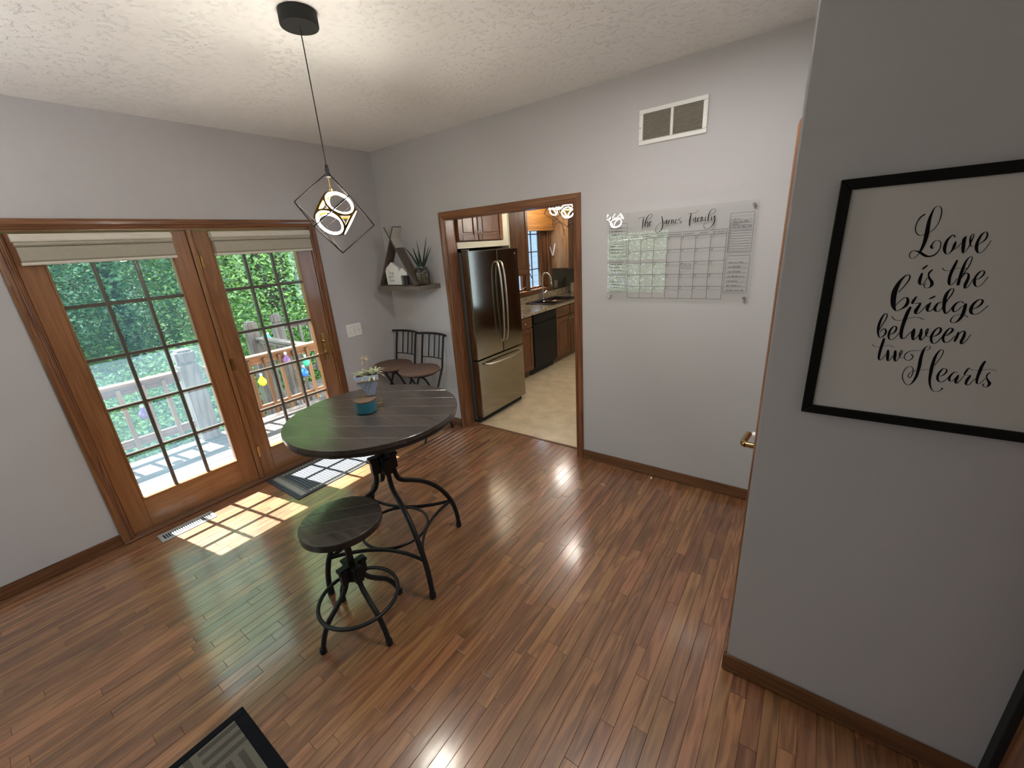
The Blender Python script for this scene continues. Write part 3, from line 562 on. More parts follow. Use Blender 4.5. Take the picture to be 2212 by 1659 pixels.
# vents: air return on the back wall
def P_(nm, mb, m, par, bevel=0, smooth=None, label=None, seg=1):
    o = mb.build(nm, m, par, bevel=bevel, smooth=smooth, seg=seg)
    if label: o['label'] = label
    return o
v = root('return_air_vent', (2.84, 0, 2.418), 'white metal return air vent high on the back wall', 'vent')
b = MB(); X0, X1, Z0, Z1 = 2.642, 3.038, 2.322, 2.514; IX0, IX1, IZ0, IZ1 = 2.668, 3.012, 2.347, 2.489
b.box(X0, X1, -.010, 0, Z0, IZ0); b.box(X0, X1, -.010, 0, IZ1, Z1); b.box(X0, IX0, -.010, 0, IZ0, IZ1); b.box(IX1, X1, -.010, 0, IZ0, IZ1)
P_('frame', b, WHITE, v, bevel=.003)
P_('divider', MB().box(2.832, 2.848, -.009, 0, IZ0, IZ1), WHITE, v, bevel=.002)
P_('backing', MB().box(IX0, IX1, -.0012, -.0004, IZ0, IZ1), BLACKM, v)
SLAT = plain('vent_slat_paint', (.46, .42, .34), .5)
for k in range(19):
    z = IZ0+.004+(IZ1-IZ0-.006)*k/18.5
    for a, c_ in ((IX0, 2.832), (2.848, IX1)):
        P_('slat', MB().obox(((a+c_)/2, -.005, z), (1, 0, 0), (0, .8, -.6), (0, .6, .8), (c_-a)/2, .0024, .0006), SLAT, v)
for xx in (2.652, 3.028): P_('screw', MB().lathe([(.004, 0), (.004, -.002), (.002, -.003)], (xx, -.0098, 2.418), 10, 'Y'), SILVER, v)

# ================================================================ DINING TABLE
TC = (1.797, -1.655)
def strip_poly(c, R, az, w0, w1, n=14):
    """part of a disc between two chords running along azimuth az"""
    d = (math.cos(az), math.sin(az)); p = (-d[1], d[0]); pts = []
    w0c, w1c = max(w0, -R+1e-4), min(w1, R-1e-4)
    for k in range(n+1):
        w_ = w0c+(w1c-w0c)*k/n; l = math.sqrt(R*R-w_*w_); pts.append((l, w_))
    for k in range(n+1):
        w_ = w1c+(w0c-w1c)*k/n; l = math.sqrt(R*R-w_*w_); pts.append((-l, w_))
    return [(c[0]+d[0]*l+p[0]*w_, c[1]+d[1]*l+p[1]*w_) for l, w_ in pts]
def topwood(name, az, dark=(.030, .024, .022), light=(.060, .048, .043)):
    m = wood(name, dark, light, 'X', .32, .8, 60, .05, tintamt=.25, bump=.4, rings=False)
    for n in m.node_tree.nodes:
        if n.type == 'MAPPING': n.inputs['Rotation'].default_value = (0, 0, -az)
    return m
AZT = math.radians(28.3)
TOPW = topwood('espresso_tabletop_wood', AZT); AZS = math.radians(49); SEATW = topwood('espresso_seat_wood', AZS)
EDGEW = plain('dark_wood_edge', (.020, .015, .014), .35, coat=.2, var=.2)
tb = root('pub_table', (TC[0], TC[1], 0), 'round dark plank-top pub table on a black industrial four-leg base', 'table')
RT = .452; NB = 7; W_ = 2*RT/NB
for k in range(NB):
    P_('plank', MB().prism(strip_poly(TC, RT, AZT, -RT+k*W_+.0008, -RT+(k+1)*W_-.0008), 'Z', .955, .98-(.0006 if k % 2 else 0)), TOPW, tb, bevel=.0018)
P_('under_panel', MB().prism(strip_poly(TC, RT-.006, AZT, -RT, RT, 40), 'Z', .934, .9535), EDGEW, tb, bevel=.002, label='black underside layer of the tabletop')
b = MB()
for a in (AZT+PI/2, AZT):
    d = Vector((math.cos(a), math.sin(a), 0)); b.bar(Vector((TC[0], TC[1], .927))-d*.24, Vector((TC[0], TC[1], .927))+d*.24, .035, .012)
b.lathe([(.075, .915), (.075, .921), (.06, .9215)], (TC[0], TC[1], 0), 24)
P_('mounting_bracket', b, BLACK, tb, bevel=.002)
P_('screw_post', MB().lathe([(.018, .60)]+[(.0185 if i % 2 else .0165, .60+.006*i) for i in range(1, 53)]+[(.018, .92)], (TC[0], TC[1], 0), 14), BLACK, tb, smooth=50)
def hub(c, z0, z1, r, legs, leg_r, name_par, w=.05):
    b = MB().lathe([(r*.75, z0-.012), (r, z0), (r, z0+(z1-z0)*.4), (r*.8, z0+(z1-z0)*.45), (r*.8, z1-.008), (r*1.02, z1-.006), (r*1.02, z1)], (c[0], c[1], 0), 20)
    for a in legs:
        d = Vector((math.cos(a), math.sin(a), 0)); e = Vector((c[0], c[1], 0))+d*leg_r
        b.obox(e+Vector((0, 0, (z0+z1)/2)), d, (-d.y, d.x, 0), (0, 0, 1), w*.42, w*.45, (z1-z0)*.5)
        b.obox(e+Vector((0, 0, z1-.012))+d*.004, d, (-d.y, d.x, 0), (0, 0, 1), w*.48, w*.52, .010)
    return b
LA = [math.radians(a) for a in (-106.2, -16.2, 73.8, 163.8)]
P_('hub', hub(TC, .615, .715, .034, LA, .052, tb), BLACK, tb, bevel=.004, seg=2)
prof = [(.053, .70), (.053, .62), (.056, .575), (.070, .530), (.100, .505), (.150, .482), (.215, .445), (.285, .385), (.340, .315), (.385, .228), (.408, .15), (.419, .07), (.420, .012)]
for a in LA:
    pts = smooth_path([(TC[0]+r*math.cos(a), TC[1]+r*math.sin(a), z) for r, z in prof], 4)
    lg = P_('leg', MB().tube(pts, .0145, 12), BLACK, tb, smooth=50)
    P_('foot', MB().lathe([(.0175, 0), (.019, .004), (.0185, .03), (.0155, .034)], (TC[0]+.42*math.cos(a), TC[1]+.42*math.sin(a), 0), 14), BLACK, lg, smooth=40)
    cxy = (TC[0]+.386*math.cos(a), TC[1]+.386*math.sin(a))
    P_('bolt', MB().lathe([(.007, .39), (.007, .412)], (0, 0, 0), 8).lathe([(.011, .225), (.011, .245)], (cxy[0]+.014*math.cos(a), cxy[1]+.014*math.sin(a), 0), 8), BLACK, lg) if False else None
RS = .192
for k in range(4):
    a0, a1 = LA[k], LA[(k+1) % 4] if k < 3 else LA[0]+2*PI
    am = (a0+a1)/2; pts = []
    A_ = Vector((TC[0]+.385*math.cos(a0), TC[1]+.385*math.sin(a0), .222)); B_ = Vector((TC[0]+.385*math.cos(a1), TC[1]+.385*math.sin(a1), .222)); Mi = Vector((TC[0]+(RS+.006)*math.cos(am), TC[1]+(RS+.006)*math.sin(am), .222))
    Q = 2*Mi-(A_+B_)/2
    pts = [(1-t)**2*A_+2*t*(1-t)*Q+t*t*B_ for t in [i/16 for i in range(17)]]
    P_('stretcher', MB().tube(pts, .0125, 8, flat=(.6, 1)), BLACK, tb, smooth=50)
P_('footrest_ring', MB().tube([(TC[0]+RS*math.cos(2*PI*k/48), TC[1]+RS*math.sin(2*PI*k/48), .222) for k in range(48)], .0095, 8, closed=True, flat=(.8, 1)), BLACK, tb, smooth=50)

# ================================================================ STOOL
SC = (2.004, -2.068)
st = root('bar_stool', (SC[0], SC[1], 0), 'backless round wood-seat stool with black metal base in front of the table', 'stool')
RS_ = .183; cuts = [-RS_, -.095, -.010, .078, RS_]
for k in range(4):
    P_('seat_plank', MB().prism(strip_poly(SC, RS_, AZS, cuts[k]+.0007, cuts[k+1]-.0007), 'Z', .596, .63), SEATW, st, bevel=.0018)
P_('seat_band', MB().lathe([(RS_-.004, .594), (RS_+.0012, .594), (RS_+.0012, .624), (RS_-.0005, .626)], (SC[0], SC[1], 0), 48), EDGEW, st, smooth=40)
P_('seat_plate', MB().lathe([(.07, .588), (.07, .596)], (SC[0], SC[1], 0), 20), BLACK, st)
P_('screw_post', MB().lathe([(.0165, .28)]+[(.0168 if i % 2 else .0152, .28+.006*i) for i in range(1, 51)]+[(.0165, .59)], (SC[0], SC[1], 0), 14), BLACK, st, smooth=50)
LS = [math.radians(a) for a in (-95, -4, 86, 176)]
P_('hub', hub(SC, .288, .372, .034, LS, .046, st, .044), BLACK, st, bevel=.004, seg=2)
prof = [(.045, .37), (.045, .31), (.050, .268), (.072, .232), (.115, .188), (.160, .146), (.192, .095), (.210, .045), (.2185, .01)]
for a in LS:
    pts = smooth_path([(SC[0]+r*math.cos(a), SC[1]+r*math.sin(a), z) for r, z in prof], 4)
    lg = P_('leg', MB().tube(pts, .0125, 12), BLACK, st, smooth=50)
    P_('foot', MB().lathe([(.0155, 0), (.0165, .004), (.016, .026), (.0135, .03)], (SC[0]+.2185*math.cos(a), SC[1]+.2185*math.sin(a), 0), 14), BLACK, lg, smooth=40)
P_('footrest_ring', MB().tube([(SC[0]+.191*math.cos(2*PI*k/56), SC[1]+.191*math.sin(2*PI*k/56), .165) for k in range(56)], .0095, 10, closed=True), BLACK, st, smooth=60)

# ================================================================ ON THE TABLE
JC = (1.770, -1.676)
TEAL = plain('teal_ceramic', (.020, .150, .215), .32, var=.05, coat=.2)
LIDW = wood('lid_wood', (.16, .10, .065), (.26, .17, .115), 'X', .5, 0, 60, .05)
j = root('candle_jar', (JC[0], JC[1], .98), 'teal round jar with a flat wooden lid on the dark table', 'jar')
P_('body', MB().lathe([(.045, .98), (.051, .984), (.054, .995), (.056, 1.045), (.054, 1.047), (.050, 1.045)], (JC[0], JC[1], 0), 40), TEAL, j, smooth=40)
P_('lid', MB().lathe([(.056, 1.0475), (.0575, 1.0485), (.0575, 1.0545), (.0565, 1.0555)], (JC[0], JC[1], 0), 40), LIDW, j, smooth=30)
# planter: faceted slate-blue pot in a gold wire stand
PC = Vector((1.79, -1.62, 0)); e1 = Vector((.5558, .8313, 0)); e2 = Vector((-.8313, .5558, 0))   # along the face, away from the viewer
def pw(s_, d_, z): p = PC+e1*s_+e2*d_; return (p.x, p.y, z)
SLATE = plain('slate_blue_ceramic', (.27, .32, .43), .6, var=.03)
pl = root('geometric_planter', (PC.x, PC.y, .98), 'slate blue geometric planter in a gold wire stand behind the teal jar', 'planter')
b = MB(); topf = [(-.095, 0), (.030, 0), (.030, .095), (-.075, .095)]; botf = [(-.038, .006), (-.002, .006), (-.002, .060), (-.034, .060)]
midf = [(-.085, -.004), (.030, -.004), (.030, .097), (-.08, .097)]
n = 0
for poly, z in ((botf, 1.062), (midf, 1.150), (topf, 1.175)): b.v += [pw(s_, d_, z) for s_, d_ in poly]
inner = [(-.088, .006), (.024, .006), (.024, .089), (-.07, .089)]
b.v += [pw(s_, d_, 1.172) for s_, d_ in inner]; b.v += [pw(s_, d_, 1.158) for s_, d_ in inner]
b.f.append((3, 2, 1, 0))
for L in range(4):
    for k in range(4): b.f.append((4*L+k, 4*L+(k+1) % 4, 4*L+4+(k+1) % 4, 4*L+4+k))
P_('pot', b, SLATE, pl)
P_('soil', MB().quad(*[pw(s_, d_, 1.160) for s_, d_ in inner]), plain('dark_gravel', (.05, .04, .03), .9), pl)
b = MB(); r_ = .0013
for a, c_ in (((-.085, -.006), (.031, -.006)), ((.031, -.006), (.031, .098)), ((.031, .098), (-.082, .098)), ((-.082, .098), (-.085, -.006))): b.tube([pw(*a, 1.148), pw(*c_, 1.148)], r_*1.4, 6)
for (s0, d0), (s1, d1) in (((-.085, -.006), (-.045, .0)), ((.031, -.006), (.030, .0)), ((.031, .098), (.030, .092)), ((-.082, .098), (-.045, .092))):
    b.tube([pw(s0, d0, 1.148), pw(s1, d1, .982)], r_, 6)
for z in (.9815, 1.012):
    for a, c_ in (((-.045, .0), (.030, .0)), ((.030, .0), (.030, .092)), ((.030, .092), (-.045, .092)), ((-.045, .092), (-.045, .0))): b.tube([pw(*a, z), pw(*c_, z)], r_*1.2, 6)
P_('wire_stand', b, GOLD, pl)
# air plants
SUCC = leaf_mat('succulent_leaf', (.20, .25, .14), (.62, .60, .42), .25); SUCC2 = leaf_mat('dry_leaf', (.30, .18, .08), (.62, .52, .33), .3)
def blades(b, c, n, L, w_, spread, up_, rnd, seg=5):
    for k in range(n):
        a = 2*PI*k/n+rnd.uniform(-.4, .4); l = L*rnd.uniform(.7, 1.1); el = rnd.uniform(*up_); dr = Vector((math.cos(a), math.sin(a), 0)); p = Vector(c); side = Vector((-dr.y, dr.x, 0)); i0 = len(b.v)
        for q in range(seg+1):
            t = q/seg; ww = w_*(1-t)**.7*(.6+.8*min(t*3, 1))*.5; e = el-spread*t
            if q: p = p+(dr*math.cos(e)+Vector((0, 0, math.sin(e))))*l/seg
            b.v += [tuple(p-side*ww+Vector((0,0,ww*.4))), tuple(p), tuple(p+side*ww+Vector((0,0,ww*.4)))]
        for q in range(seg):
            o_ = i0+3*q; b.f += [(o_, o_+1, o_+4, o_+3), (o_+1, o_+2, o_+5, o_+4)]
rn = random.Random(3)
for nm, s_, d_, n, L, ww, mt, lb in (('air_plant', -.055, .045, 26, .072, .009, SUCC, 'spiky green air plant at the left of the slate planter'), ('air_plant', .005, .035, 13, .082, .021, SUCC, 'broad pale-leaved air plant at the front of the slate planter'), ('air_plant', .020, .070, 18, .080, .010, SUCC, 'fine green air plant at the back right of the slate planter')):
    c = pw(s_, d_, 1.160); b = MB(); blades(b, c, n, L, ww, 1.1, (.5, 1.35), rn)
    tag(b.build(nm, mt, None, recalc=False), lb, 'plant')
fr = root('dried_flower', pw(-.025, .05, 1.158), 'dried brown spiky flower head rising above the slate planter', 'plant')
b = MB(); blades(b, pw(-.025, .05, 1.252), 26, .035, .004, .3, (-.3, 1.2), rn, 3); P_('flower_head', b, SUCC2, fr)
P_('stem', MB().tube([pw(-.025, .05, 1.159), pw(-.022, .05, 1.21), pw(-.025, .05, 1.252)], .002, 6), SUCC2, fr)

# ================================================================ PENDANTS
def pendant(label, c, zt, ztop, az0, ring_az, group=None):
    p = root('cage_pendant_lamp', (c[0], c[1], ztop), label, 'pendant lamp', group)
    P_('canopy', MB().lathe([(.073, ztop), (.0735, ztop-.046), (.072, ztop-.050), (.001, ztop-.050)], (c[0], c[1], 0), 40), BLACKM, p, smooth=40)
    P_('strain_relief', MB().lathe([(.004, ztop-.050), (.004, ztop-.056)], (c[0], c[1], 0), 10), SILVER, p)
    P_('cord', MB().tube([(c[0], c[1], ztop-.05), (c[0], c[1], zt+.02)], .0022, 8), BLACKM, p)
    P_('socket', MB().lathe([(.006, zt+.030), (.0075, zt+.028), (.0075, zt+.016), (.010, zt+.014), (.0115, zt-.018), (.006, zt-.022)], (c[0], c[1], 0), 16), BLACKM, p, smooth=40)
    a = .19755; d = a*3**.5; R = a*(2/3)**.5
    def v(k, lev): t = az0+math.radians(k); return (c[0]+R*math.cos(t), c[1]+R*math.sin(t), zt-d*lev/3)
    o = {'T': (c[0], c[1], zt), 'B': (c[0], c[1], zt-d), 'L': v(0, 1), 'J': v(60, 2), 'M': v(120, 1), 'R': v(180, 2), 'N': v(240, 1), 'K': v(300, 2)}
    for e in ('TL', 'TM', 'TN', 'LJ', 'MJ', 'MR', 'NR', 'NK', 'LK', 'JB', 'RB', 'KB'):
        P_('cage_bar', MB().bar(o[e[0]], o[e[1]], .0045, .0045), CAGEM, p)
    ctr = Vector((c[0], c[1], zt-d/2))
    P_('stem_rod', MB().tube([(c[0], c[1], zt-.02), (c[0], c[1], zt-d/2+.095)], .0035, 8), GOLD, p)
    hs = .060
    el = math.atan(1/math.sqrt(2))
    for k in range(6):
        t = ring_az+math.radians(60*k); e = el if k % 2 == 0 else -el
        nrm = Vector((math.cos(t)*math.cos(e), math.sin(t)*math.cos(e), math.sin(e)))
        x = nrm.cross(Vector((0, 0, 1))).normalized(); y = nrm.cross(x); rr = .0585; cc = ctr+nrm*hs*1.12
        gf = P_('ring_frame', MB().tube([cc-nrm*.002+(x*math.cos(2*PI*q/40)+y*math.sin(2*PI*q/40))*(rr+.0035) for q in range(40)], .0060, 8, closed=True), RINGM, p, smooth=60)
        # flat led band facing outwards and a thin one facing inwards
        b = MB(); n0 = 0
        for q in range(40):
            ca, sa = math.cos(2*PI*q/40), math.sin(2*PI*q/40)
            b.v += [tuple(cc+nrm*.0035+(x*ca+y*sa)*(rr-.0052)), tuple(cc+nrm*.0035+(x*ca+y*sa)*(rr+.0020)), tuple(cc+nrm*.0006+(x*ca+y*sa)*(rr-.0058)), tuple(cc-nrm*.0046+(x*ca+y*sa)*(rr-.0056))]
        for q in range(40):
            r__ = (q+1) % 40; b.f += [(4*q, 4*q+1, 4*r__+1, 4*r__), (4*q, 4*r__, 4*r__+2, 4*q+2), (4*q+2, 4*r__+2, 4*r__+3, 4*q+3)]
        lb = b.build('led_band', LEDM, gf, recalc=False)
    P_('hub_cap', MB().lathe([(.0, zt-d/2+.108), (.008, zt-d/2+.104), (.010, zt-d/2+.094), (.0, zt-d/2+.088)], (c[0], c[1], 0), 14), GOLD, p, smooth=50)
    return p
AZC = 231.468
# camera azimuth from the dining pendant is -33 deg; upper front ring is turned 27 deg to the right of it
pendant('black cube-cage pendant lamp with lit gold rings hanging over the dining table', (1.828, -1.678), 2.1468, H, math.radians(AZC), math.radians(-33.06+27))
pendant('lit ring pendant lamp in the kitchen, farther one by the sink window', (.44, 2.79), 2.415, H, math.radians(AZC+40), math.radians(-20))
pendant('lit ring pendant lamp in the kitchen, nearer one at the opening\'s right edge', (1.58, 1.03), 2.262, H, math.radians(AZC+15), math.radians(0))

# ================================================================ WALL ITEMS
SLOT = plain('slot_shadow', (.45, .44, .42), .5)
sw = root('light_switch', (0, -.526, 1.093), 'white triple toggle switch plate on the left wall by the patio door', 'switch')
P_('plate', MB().box(0, .006, -.610, -.442, 1.030, 1.156), WHITE, sw, bevel=.003, seg=2)
for yy in (-.572, -.526, -.480):
    tg = P_('toggle', MB().obox((.010, yy, 1.095), (1, 0, .35), (0, 1, 0), (-.35, 0, 1), .008, .0045, .006), WHITE, sw, bevel=.001)
    P_('toggle_slot', MB().box(.0058, .0066, yy-.006, yy+.006, 1.080, 1.106), SLOT, sw)
    for zz in (1.063, 1.123): P_('screw', MB().lathe([(.0035, .006), (.0035, .0072)], (0, yy, zz), 8, 'X'), SILVER, sw)

# acrylic calendar
INK = plain('black_print', (.006, .006, .007), .6, spec=.1)
ca = root('acrylic_calendar', (2.9, 0, 1.65), 'clear acrylic family calendar board with black grid on the back wall', 'calendar')
P_('acrylic_panel', MB().box(2.445, 3.350, -.0225, -.0185, 1.366, 1.938), CLEAR, ca)
for xx, zz in ((2.470, 1.390), (3.325, 1.390), (2.470, 1.914), (3.325, 1.914)):
    P_('standoff', MB().lathe([(.007, -.0006), (.007, -.0185)], (xx, 0, zz), 14, 'Y').lathe([(.009, -.0225), (.009, -.028), (.007, -.031)], (xx, 0, zz), 14, 'Y'), SILVER, ca, smooth=40)
YP = -.0229
def lines(b, segs, th=.0017):
    for (x0, z0, x1, z1) in segs:
        if abs(x1-x0) > abs(z1-z0): b.v += [(x0, YP, z0-th/2), (x1, YP, z1-th/2), (x1, YP, z1+th/2), (x0, YP, z0+th/2)]
        else: b.v += [(x0-th/2, YP, z0), (x0+th/2, YP, z0), (x1+th/2, YP, z1), (x1-th/2, YP, z1)]
        n = len(b.v); b.f.append((n-4, n-3, n-2, n-1))
gx = [2.599+.0855*k for k in range(8)]; gz = [1.768, 1.690, 1.613, 1.536, 1.459, 1.381]
b = MB(); seg = [(2.599, 1.793, gx[7], 1.793)]+[(gx[0], z, gx[7], z) for z in gz]+[(gx[0], 1.381, gx[0], 1.793), (gx[7], 1.381, gx[7], 1.793)]+[(x_, 1.381, x_, 1.768) for x_ in gx[1:7]]
for i in range(7):
    for z in gz[:5]: seg += [(gx[i]+.013, z-.012, gx[i]+.013, z), (gx[i], z-.012, gx[i]+.013, z-.012)]
lines(b, seg); P_('grid_print', b, INK, ca)
def panel(x0, x1, z0, z1, rows, name='list_print', boxes=False, top=.022):
    b = MB(); sg = [(x0, z0, x1, z0), (x0, z1, x1, z1), (x0, z0, x0, z1), (x1, z0, x1, z1)]
    for k in range(rows):
        z = z1-top-(z1-z0-top-.008)*k/max(rows-1, 1); sg.append((x0+(.014 if boxes else .006), z, x1-.008, z))
        if boxes: sg += [(x0+.003, z, x0+.010, z), (x0+.003, z+.008, x0+.010, z+.008), (x0+.003, z, x0+.003, z+.008), (x0+.010, z, x0+.010, z+.008)]
    lines(b, sg, .0013); P_(name, b, INK, ca)
panel(3.208, 3.332, 1.656, 1.875, 13, boxes=True, top=.040)
panel(3.207, 3.332, 1.420, 1.638, 7, top=.046)
for (a, b_) in ((1.773, 1.874), (1.656, 1.756), (1.536, 1.637), (1.419, 1.519)): panel(2.465, 2.588, a, b_, 4, top=.03)
def text(s_, x, z, size, m, par, y=YP, align='LEFT', ext=.0, name='text_print', shear=0, spacing=1, rotz=0):
    cu = bpy.data.curves.new(name, 'FONT'); cu.body = s_; cu.size = size; cu.align_x = align; cu.extrude = ext; cu.shear = shear; cu.space_character = spacing; cu.resolution_u = 3
    to = bpy.data.objects.new('tmp', cu); COL.objects.link(to); dg = bpy.context.evaluated_depsgraph_get()
    me = bpy.data.meshes.new_from_object(to.evaluated_get(dg)); bpy.data.objects.remove(to, do_unlink=True)
    off = Vector((0, 0, 0)); q = par
    while q is not None: off += q.location; q = q.parent
    me.transform(Matrix.Translation(Vector((x, y, z))-off) @ Matrix.Rotation(PI/2, 4, 'X')); me.materials.clear(); me.materials.append(m)
    o = bpy.data.objects.new(name, me); COL.objects.link(o); o.parent = par; return o
for k, s_ in enumerate(('SUNDAY', 'MONDAY', 'TUESDAY', 'WEDNESDAY', 'THURSDAY', 'FRIDAY', 'SATURDAY')):
    text(s_, gx[k]+.0428, 1.776, .0125, INK, ca, align='CENTER', name='weekday_print', spacing=1.15)
GREYINK = plain('grey_print', (.09, .085, .085), .6, spec=.1)
text('AFTERNOON', 2.470, 1.738, .014, GREYINK, ca, name='heading_print', spacing=1.2); text('APPOINTMENTS', 2.470, 1.620, .012, GREYINK, ca, name='heading_print', spacing=1.15)
rh = random.Random(11)
def scrawl(x0, x1, z, h=.006, name='handwriting', par=ca, m=None, wd=.0013):
    b = MB(); x = x0
    while x < x1-.004:
        wl = min(rh.uniform(.010, .026), x1-x); pts = []; n = max(3, int(wl/.0016))
        for k in range(n+1):
            up_ = h*(1.5 if rh.random() < .15 else .75)
            pts.append((x+wl*k/n, z+(up_*rh.uniform(.5, 1) if k % 2 else rh.uniform(0, h*.15)), wd))
        b.ribbon(pts, YP-.0001); x += wl+.005
    if b.v: P_(name, b, m or INK, par)
for k, e in enumerate((.045, .09, .03, .105)): scrawl(3.224, 3.224+e, 1.839-.0142*k)
for k, e in enumerate((.10, .085, .09, .105, .07, .095, .11)): scrawl(3.222, 3.208+e, 1.597-.0274*k, .006)
for z1 in (1.874, 1.756, 1.637, 1.519):
    for k in range(3): scrawl(2.472, 2.472+rh.uniform(.05, .10), z1-.0285-.0205*k, .005)
scrawl(2.946, 3.012, 1.598, .004); scrawl(2.950, 3.010, 1.586, .005); scrawl(2.950, 3.012, 1.572, .005)
for k in range(5): scrawl(2.940, 2.946, 1.59-.012*k, .004)
def words(data, cuts, y, par):
    for a, b_ in zip([0]+cuts, cuts+[len(data)]):
        b = MB()
        for stv in data[a:b_]: b.ribbon([(stv[i]*1e-4, stv[i+1]*1e-4, stv[i+2]*1e-4) for i in range(0, len(stv), 3)], y)
        P_('word', b, INK, par)
words(TITLE, [5, 11], YP, ca)

# framed quote
FR = plain('black_picture_frame', (.006, .006, .0055), .45, var=.2, spec=.15)
PAPER = plain('cream_print_paper', (.56, .54, .52), .7, var=.01, scale=5)
fq = root('framed_quote', (3.94, CY, 1.56), 'black framed script quote print on the right wall', 'picture')
fx0, fx1, fz0, fz1, fwid = 3.677, 4.209, 1.2265, 1.8915, .0265
for poly in ([(fx0, fz0), (fx0+fwid, fz0+fwid), (fx0+fwid, fz1-fwid), (fx0, fz1)], [(fx1, fz1), (fx1-fwid, fz1-fwid), (fx1-fwid, fz0+fwid), (fx1, fz0)], [(fx0, fz1), (fx0+fwid, fz1-fwid), (fx1-fwid, fz1-fwid), (fx1, fz1)], [(fx0, fz0), (fx1, fz0), (fx1-fwid, fz0+fwid), (fx0+fwid, fz0+fwid)]):
    P_('frame_side', MB().prism(poly, 'Y', CY-.020, CY-.002), FR, fq, bevel=.002)
P_('print', MB().box(fx0+.02, fx1-.02, CY-.012, CY-.006, fz0+.02, fz1-.02), PAPER, fq)
words(QUOTE, [4, 7, 11, 19, 27, 31], CY-.0125, fq)
# doorstop
ds = root('door_stop', (2.845, -.013, .05), 'small brass door stop on the back wall baseboard', 'door stop')
P_('rod', MB().tube([(2.845, -.012, .052), (2.845, -.045, .040), (2.846, -.078, .028)], .0035, 8), BRASS, ds, smooth=40)
P_('rubber_tip', MB().tube([(2.846, -.078, .028), (2.8462, -.092, .023)], .0065, 8), WHITE, ds, smooth=40)

# ================================================================ FOLDING CHAIRS
SUEDE = plain('tan_suede', (.15, .088, .062), .85, var=.12, scale=14)
chair = root('folding_chair', (.635, -.28, 0), 'black metal folding chair with tan suede seat, right one beside the kitchen opening', 'chair', 'folding chairs in the corner')
xc = .635
side = [(-.080, .995), (-.112, .86), (-.138, .74), (-.152, .68), (-.192, .605), (-.235, .516), (-.33, .335), (-.463, .083), (-.500, .008)]
for sx in (-.147, .147):
    P_('back_leg', MB().tube(smooth_path([(xc+sx, y, z) for y, z in side], 3), .0105, 10), BLACK, chair, smooth=50)
fs = [(-.445, .672), (-.40, .655), (-.345, .60), (-.26, .42), (-.16, .19), (-.10, .03), (-.092, .008)]
for sx in (-.105, .118):
    P_('front_leg', MB().tube(smooth_path([(xc+sx*(1.15 if i > 3 else 1), y, z) for i, (y, z) in enumerate(fs)], 3), .0105, 10), BLACK, chair, smooth=50)
def bow(z, y0, y1, hw, n=12): return [(xc+hw*(2*k/n-1), y0+(y1-y0)*(2*k/n-1)**2, z) for k in range(n+1)]
P_('top_rail', MB().tube(bow(1.0, -.050, -.100, .195), .0115, 10), BLACK, chair, smooth=50)
P_('lower_rail', MB().tube(bow(.765, -.105, -.130, .147), .0055, 8), BLACK, chair, smooth=50)
for sx in (-.072, 0, .072):
    q = (sx/.147)**2
    P_('back_slat', MB().bar((xc+sx, -.105-.025*q, .765), (xc+sx, -.052-.03*q, .995), .015, .005, (0, 1, 0)), BLACK, chair, bevel=.001)
b = MB().lathe([(.150, .668), (.196, .672), (.207, .684), (.206, .694), (.196, .703), (.14, .708), (0, .709)], (0, 0, 0), 40)
b.v = [(xc-.012+x*1.0, -.305+y*.95, z) for x, y, z in b.v]
P_('seat', b, SUEDE, chair, smooth=60)
P_('seat_frame', MB().tube([(xc-.012+.17*math.cos(2*PI*k/32), -.305+.16*math.sin(2*PI*k/32), .662) for k in range(32)], .007, 8, closed=True), BLACK, chair, smooth=50)
for sx in (-1, 1): P_('seat_bracket', MB().tube([(xc+sx*.147, -.155, .675), (xc+sx*.15, -.20, .670), (xc+sx*.155, -.26, .668)], .0045, 8), BLACK, chair, smooth=50)
P_('front_cross_bar', MB().tube([(xc-.147, -.452, .10), (xc+.147, -.452, .10)], .007, 8), BLACK, chair)
P_('rear_cross_bar', MB().tube([(xc-.121, -.118, .085), (xc+.136, -.118, .085)], .007, 8), BLACK, chair)
c2 = copy_tree(chair); c2.location = (.635-.408, -.28+.008, 0); c2['label'] = 'black metal folding chair with tan suede seat, left one in the room corner'

# ================================================================ CORNER SHELF AND THINGS ON IT
SHW = wood('grey_shelf_wood', (.10, .080, .062), (.17, .14, .11), 'X', .5, .1, 50, .05, tintamt=.1, rings=False)
TPW = wood('teepee_wood', (.065, .050, .040), (.12, .095, .075), 'Z', .55, 0, 50, .05, tintamt=.1, rings=False)
tag(MB().box(.150, .746, -.275, 0, 1.446, 1.4875).build('floating_shelf', SHW, bevel=.002), 'grey-brown floating wood shelf on the back wall above the folding chairs', 'shelf')
SZ = 1.488
tp = root('teepee_frame', (.41, -.20, SZ), 'dark wood teepee-shaped open frame standing on the corner shelf', 'decor')
P_('side_board', MB().bar((.348, -.200, 2.020), (.666, -.200, SZ+.006), .100, .012, (.85, 0, .53)), TPW, tp, bevel=.001)
P_('side_board', MB().bar((.476, -.2005, 2.016), (.160, -.2005, SZ+.006), .099, .012, (.85, 0, -.53)), TPW, tp, bevel=.001)
P_('base_board', MB().box(.165, .660, -.25, -.15, SZ, SZ+.010), TPW, tp, bevel=.001)
PALE = plain('whitewashed_wood', (.42, .40, .36), .6)
for (qa, qb, n_) in (((.350, -.200, 2.018), (.470, -.200, 1.828), (.0072, 0, .0045)), ((.474, -.2005, 2.013), (.418, -.2005, 1.920), (.0072, 0, -.0045))):
    P_('painted_tip', MB().bar(Vector(qa)+Vector(n_), Vector(qb)+Vector(n_), .0985, .002, (.85, 0, .53 if n_[2] > 0 else -.53)), PALE, tp, label='pale painted face near the crossed tips')
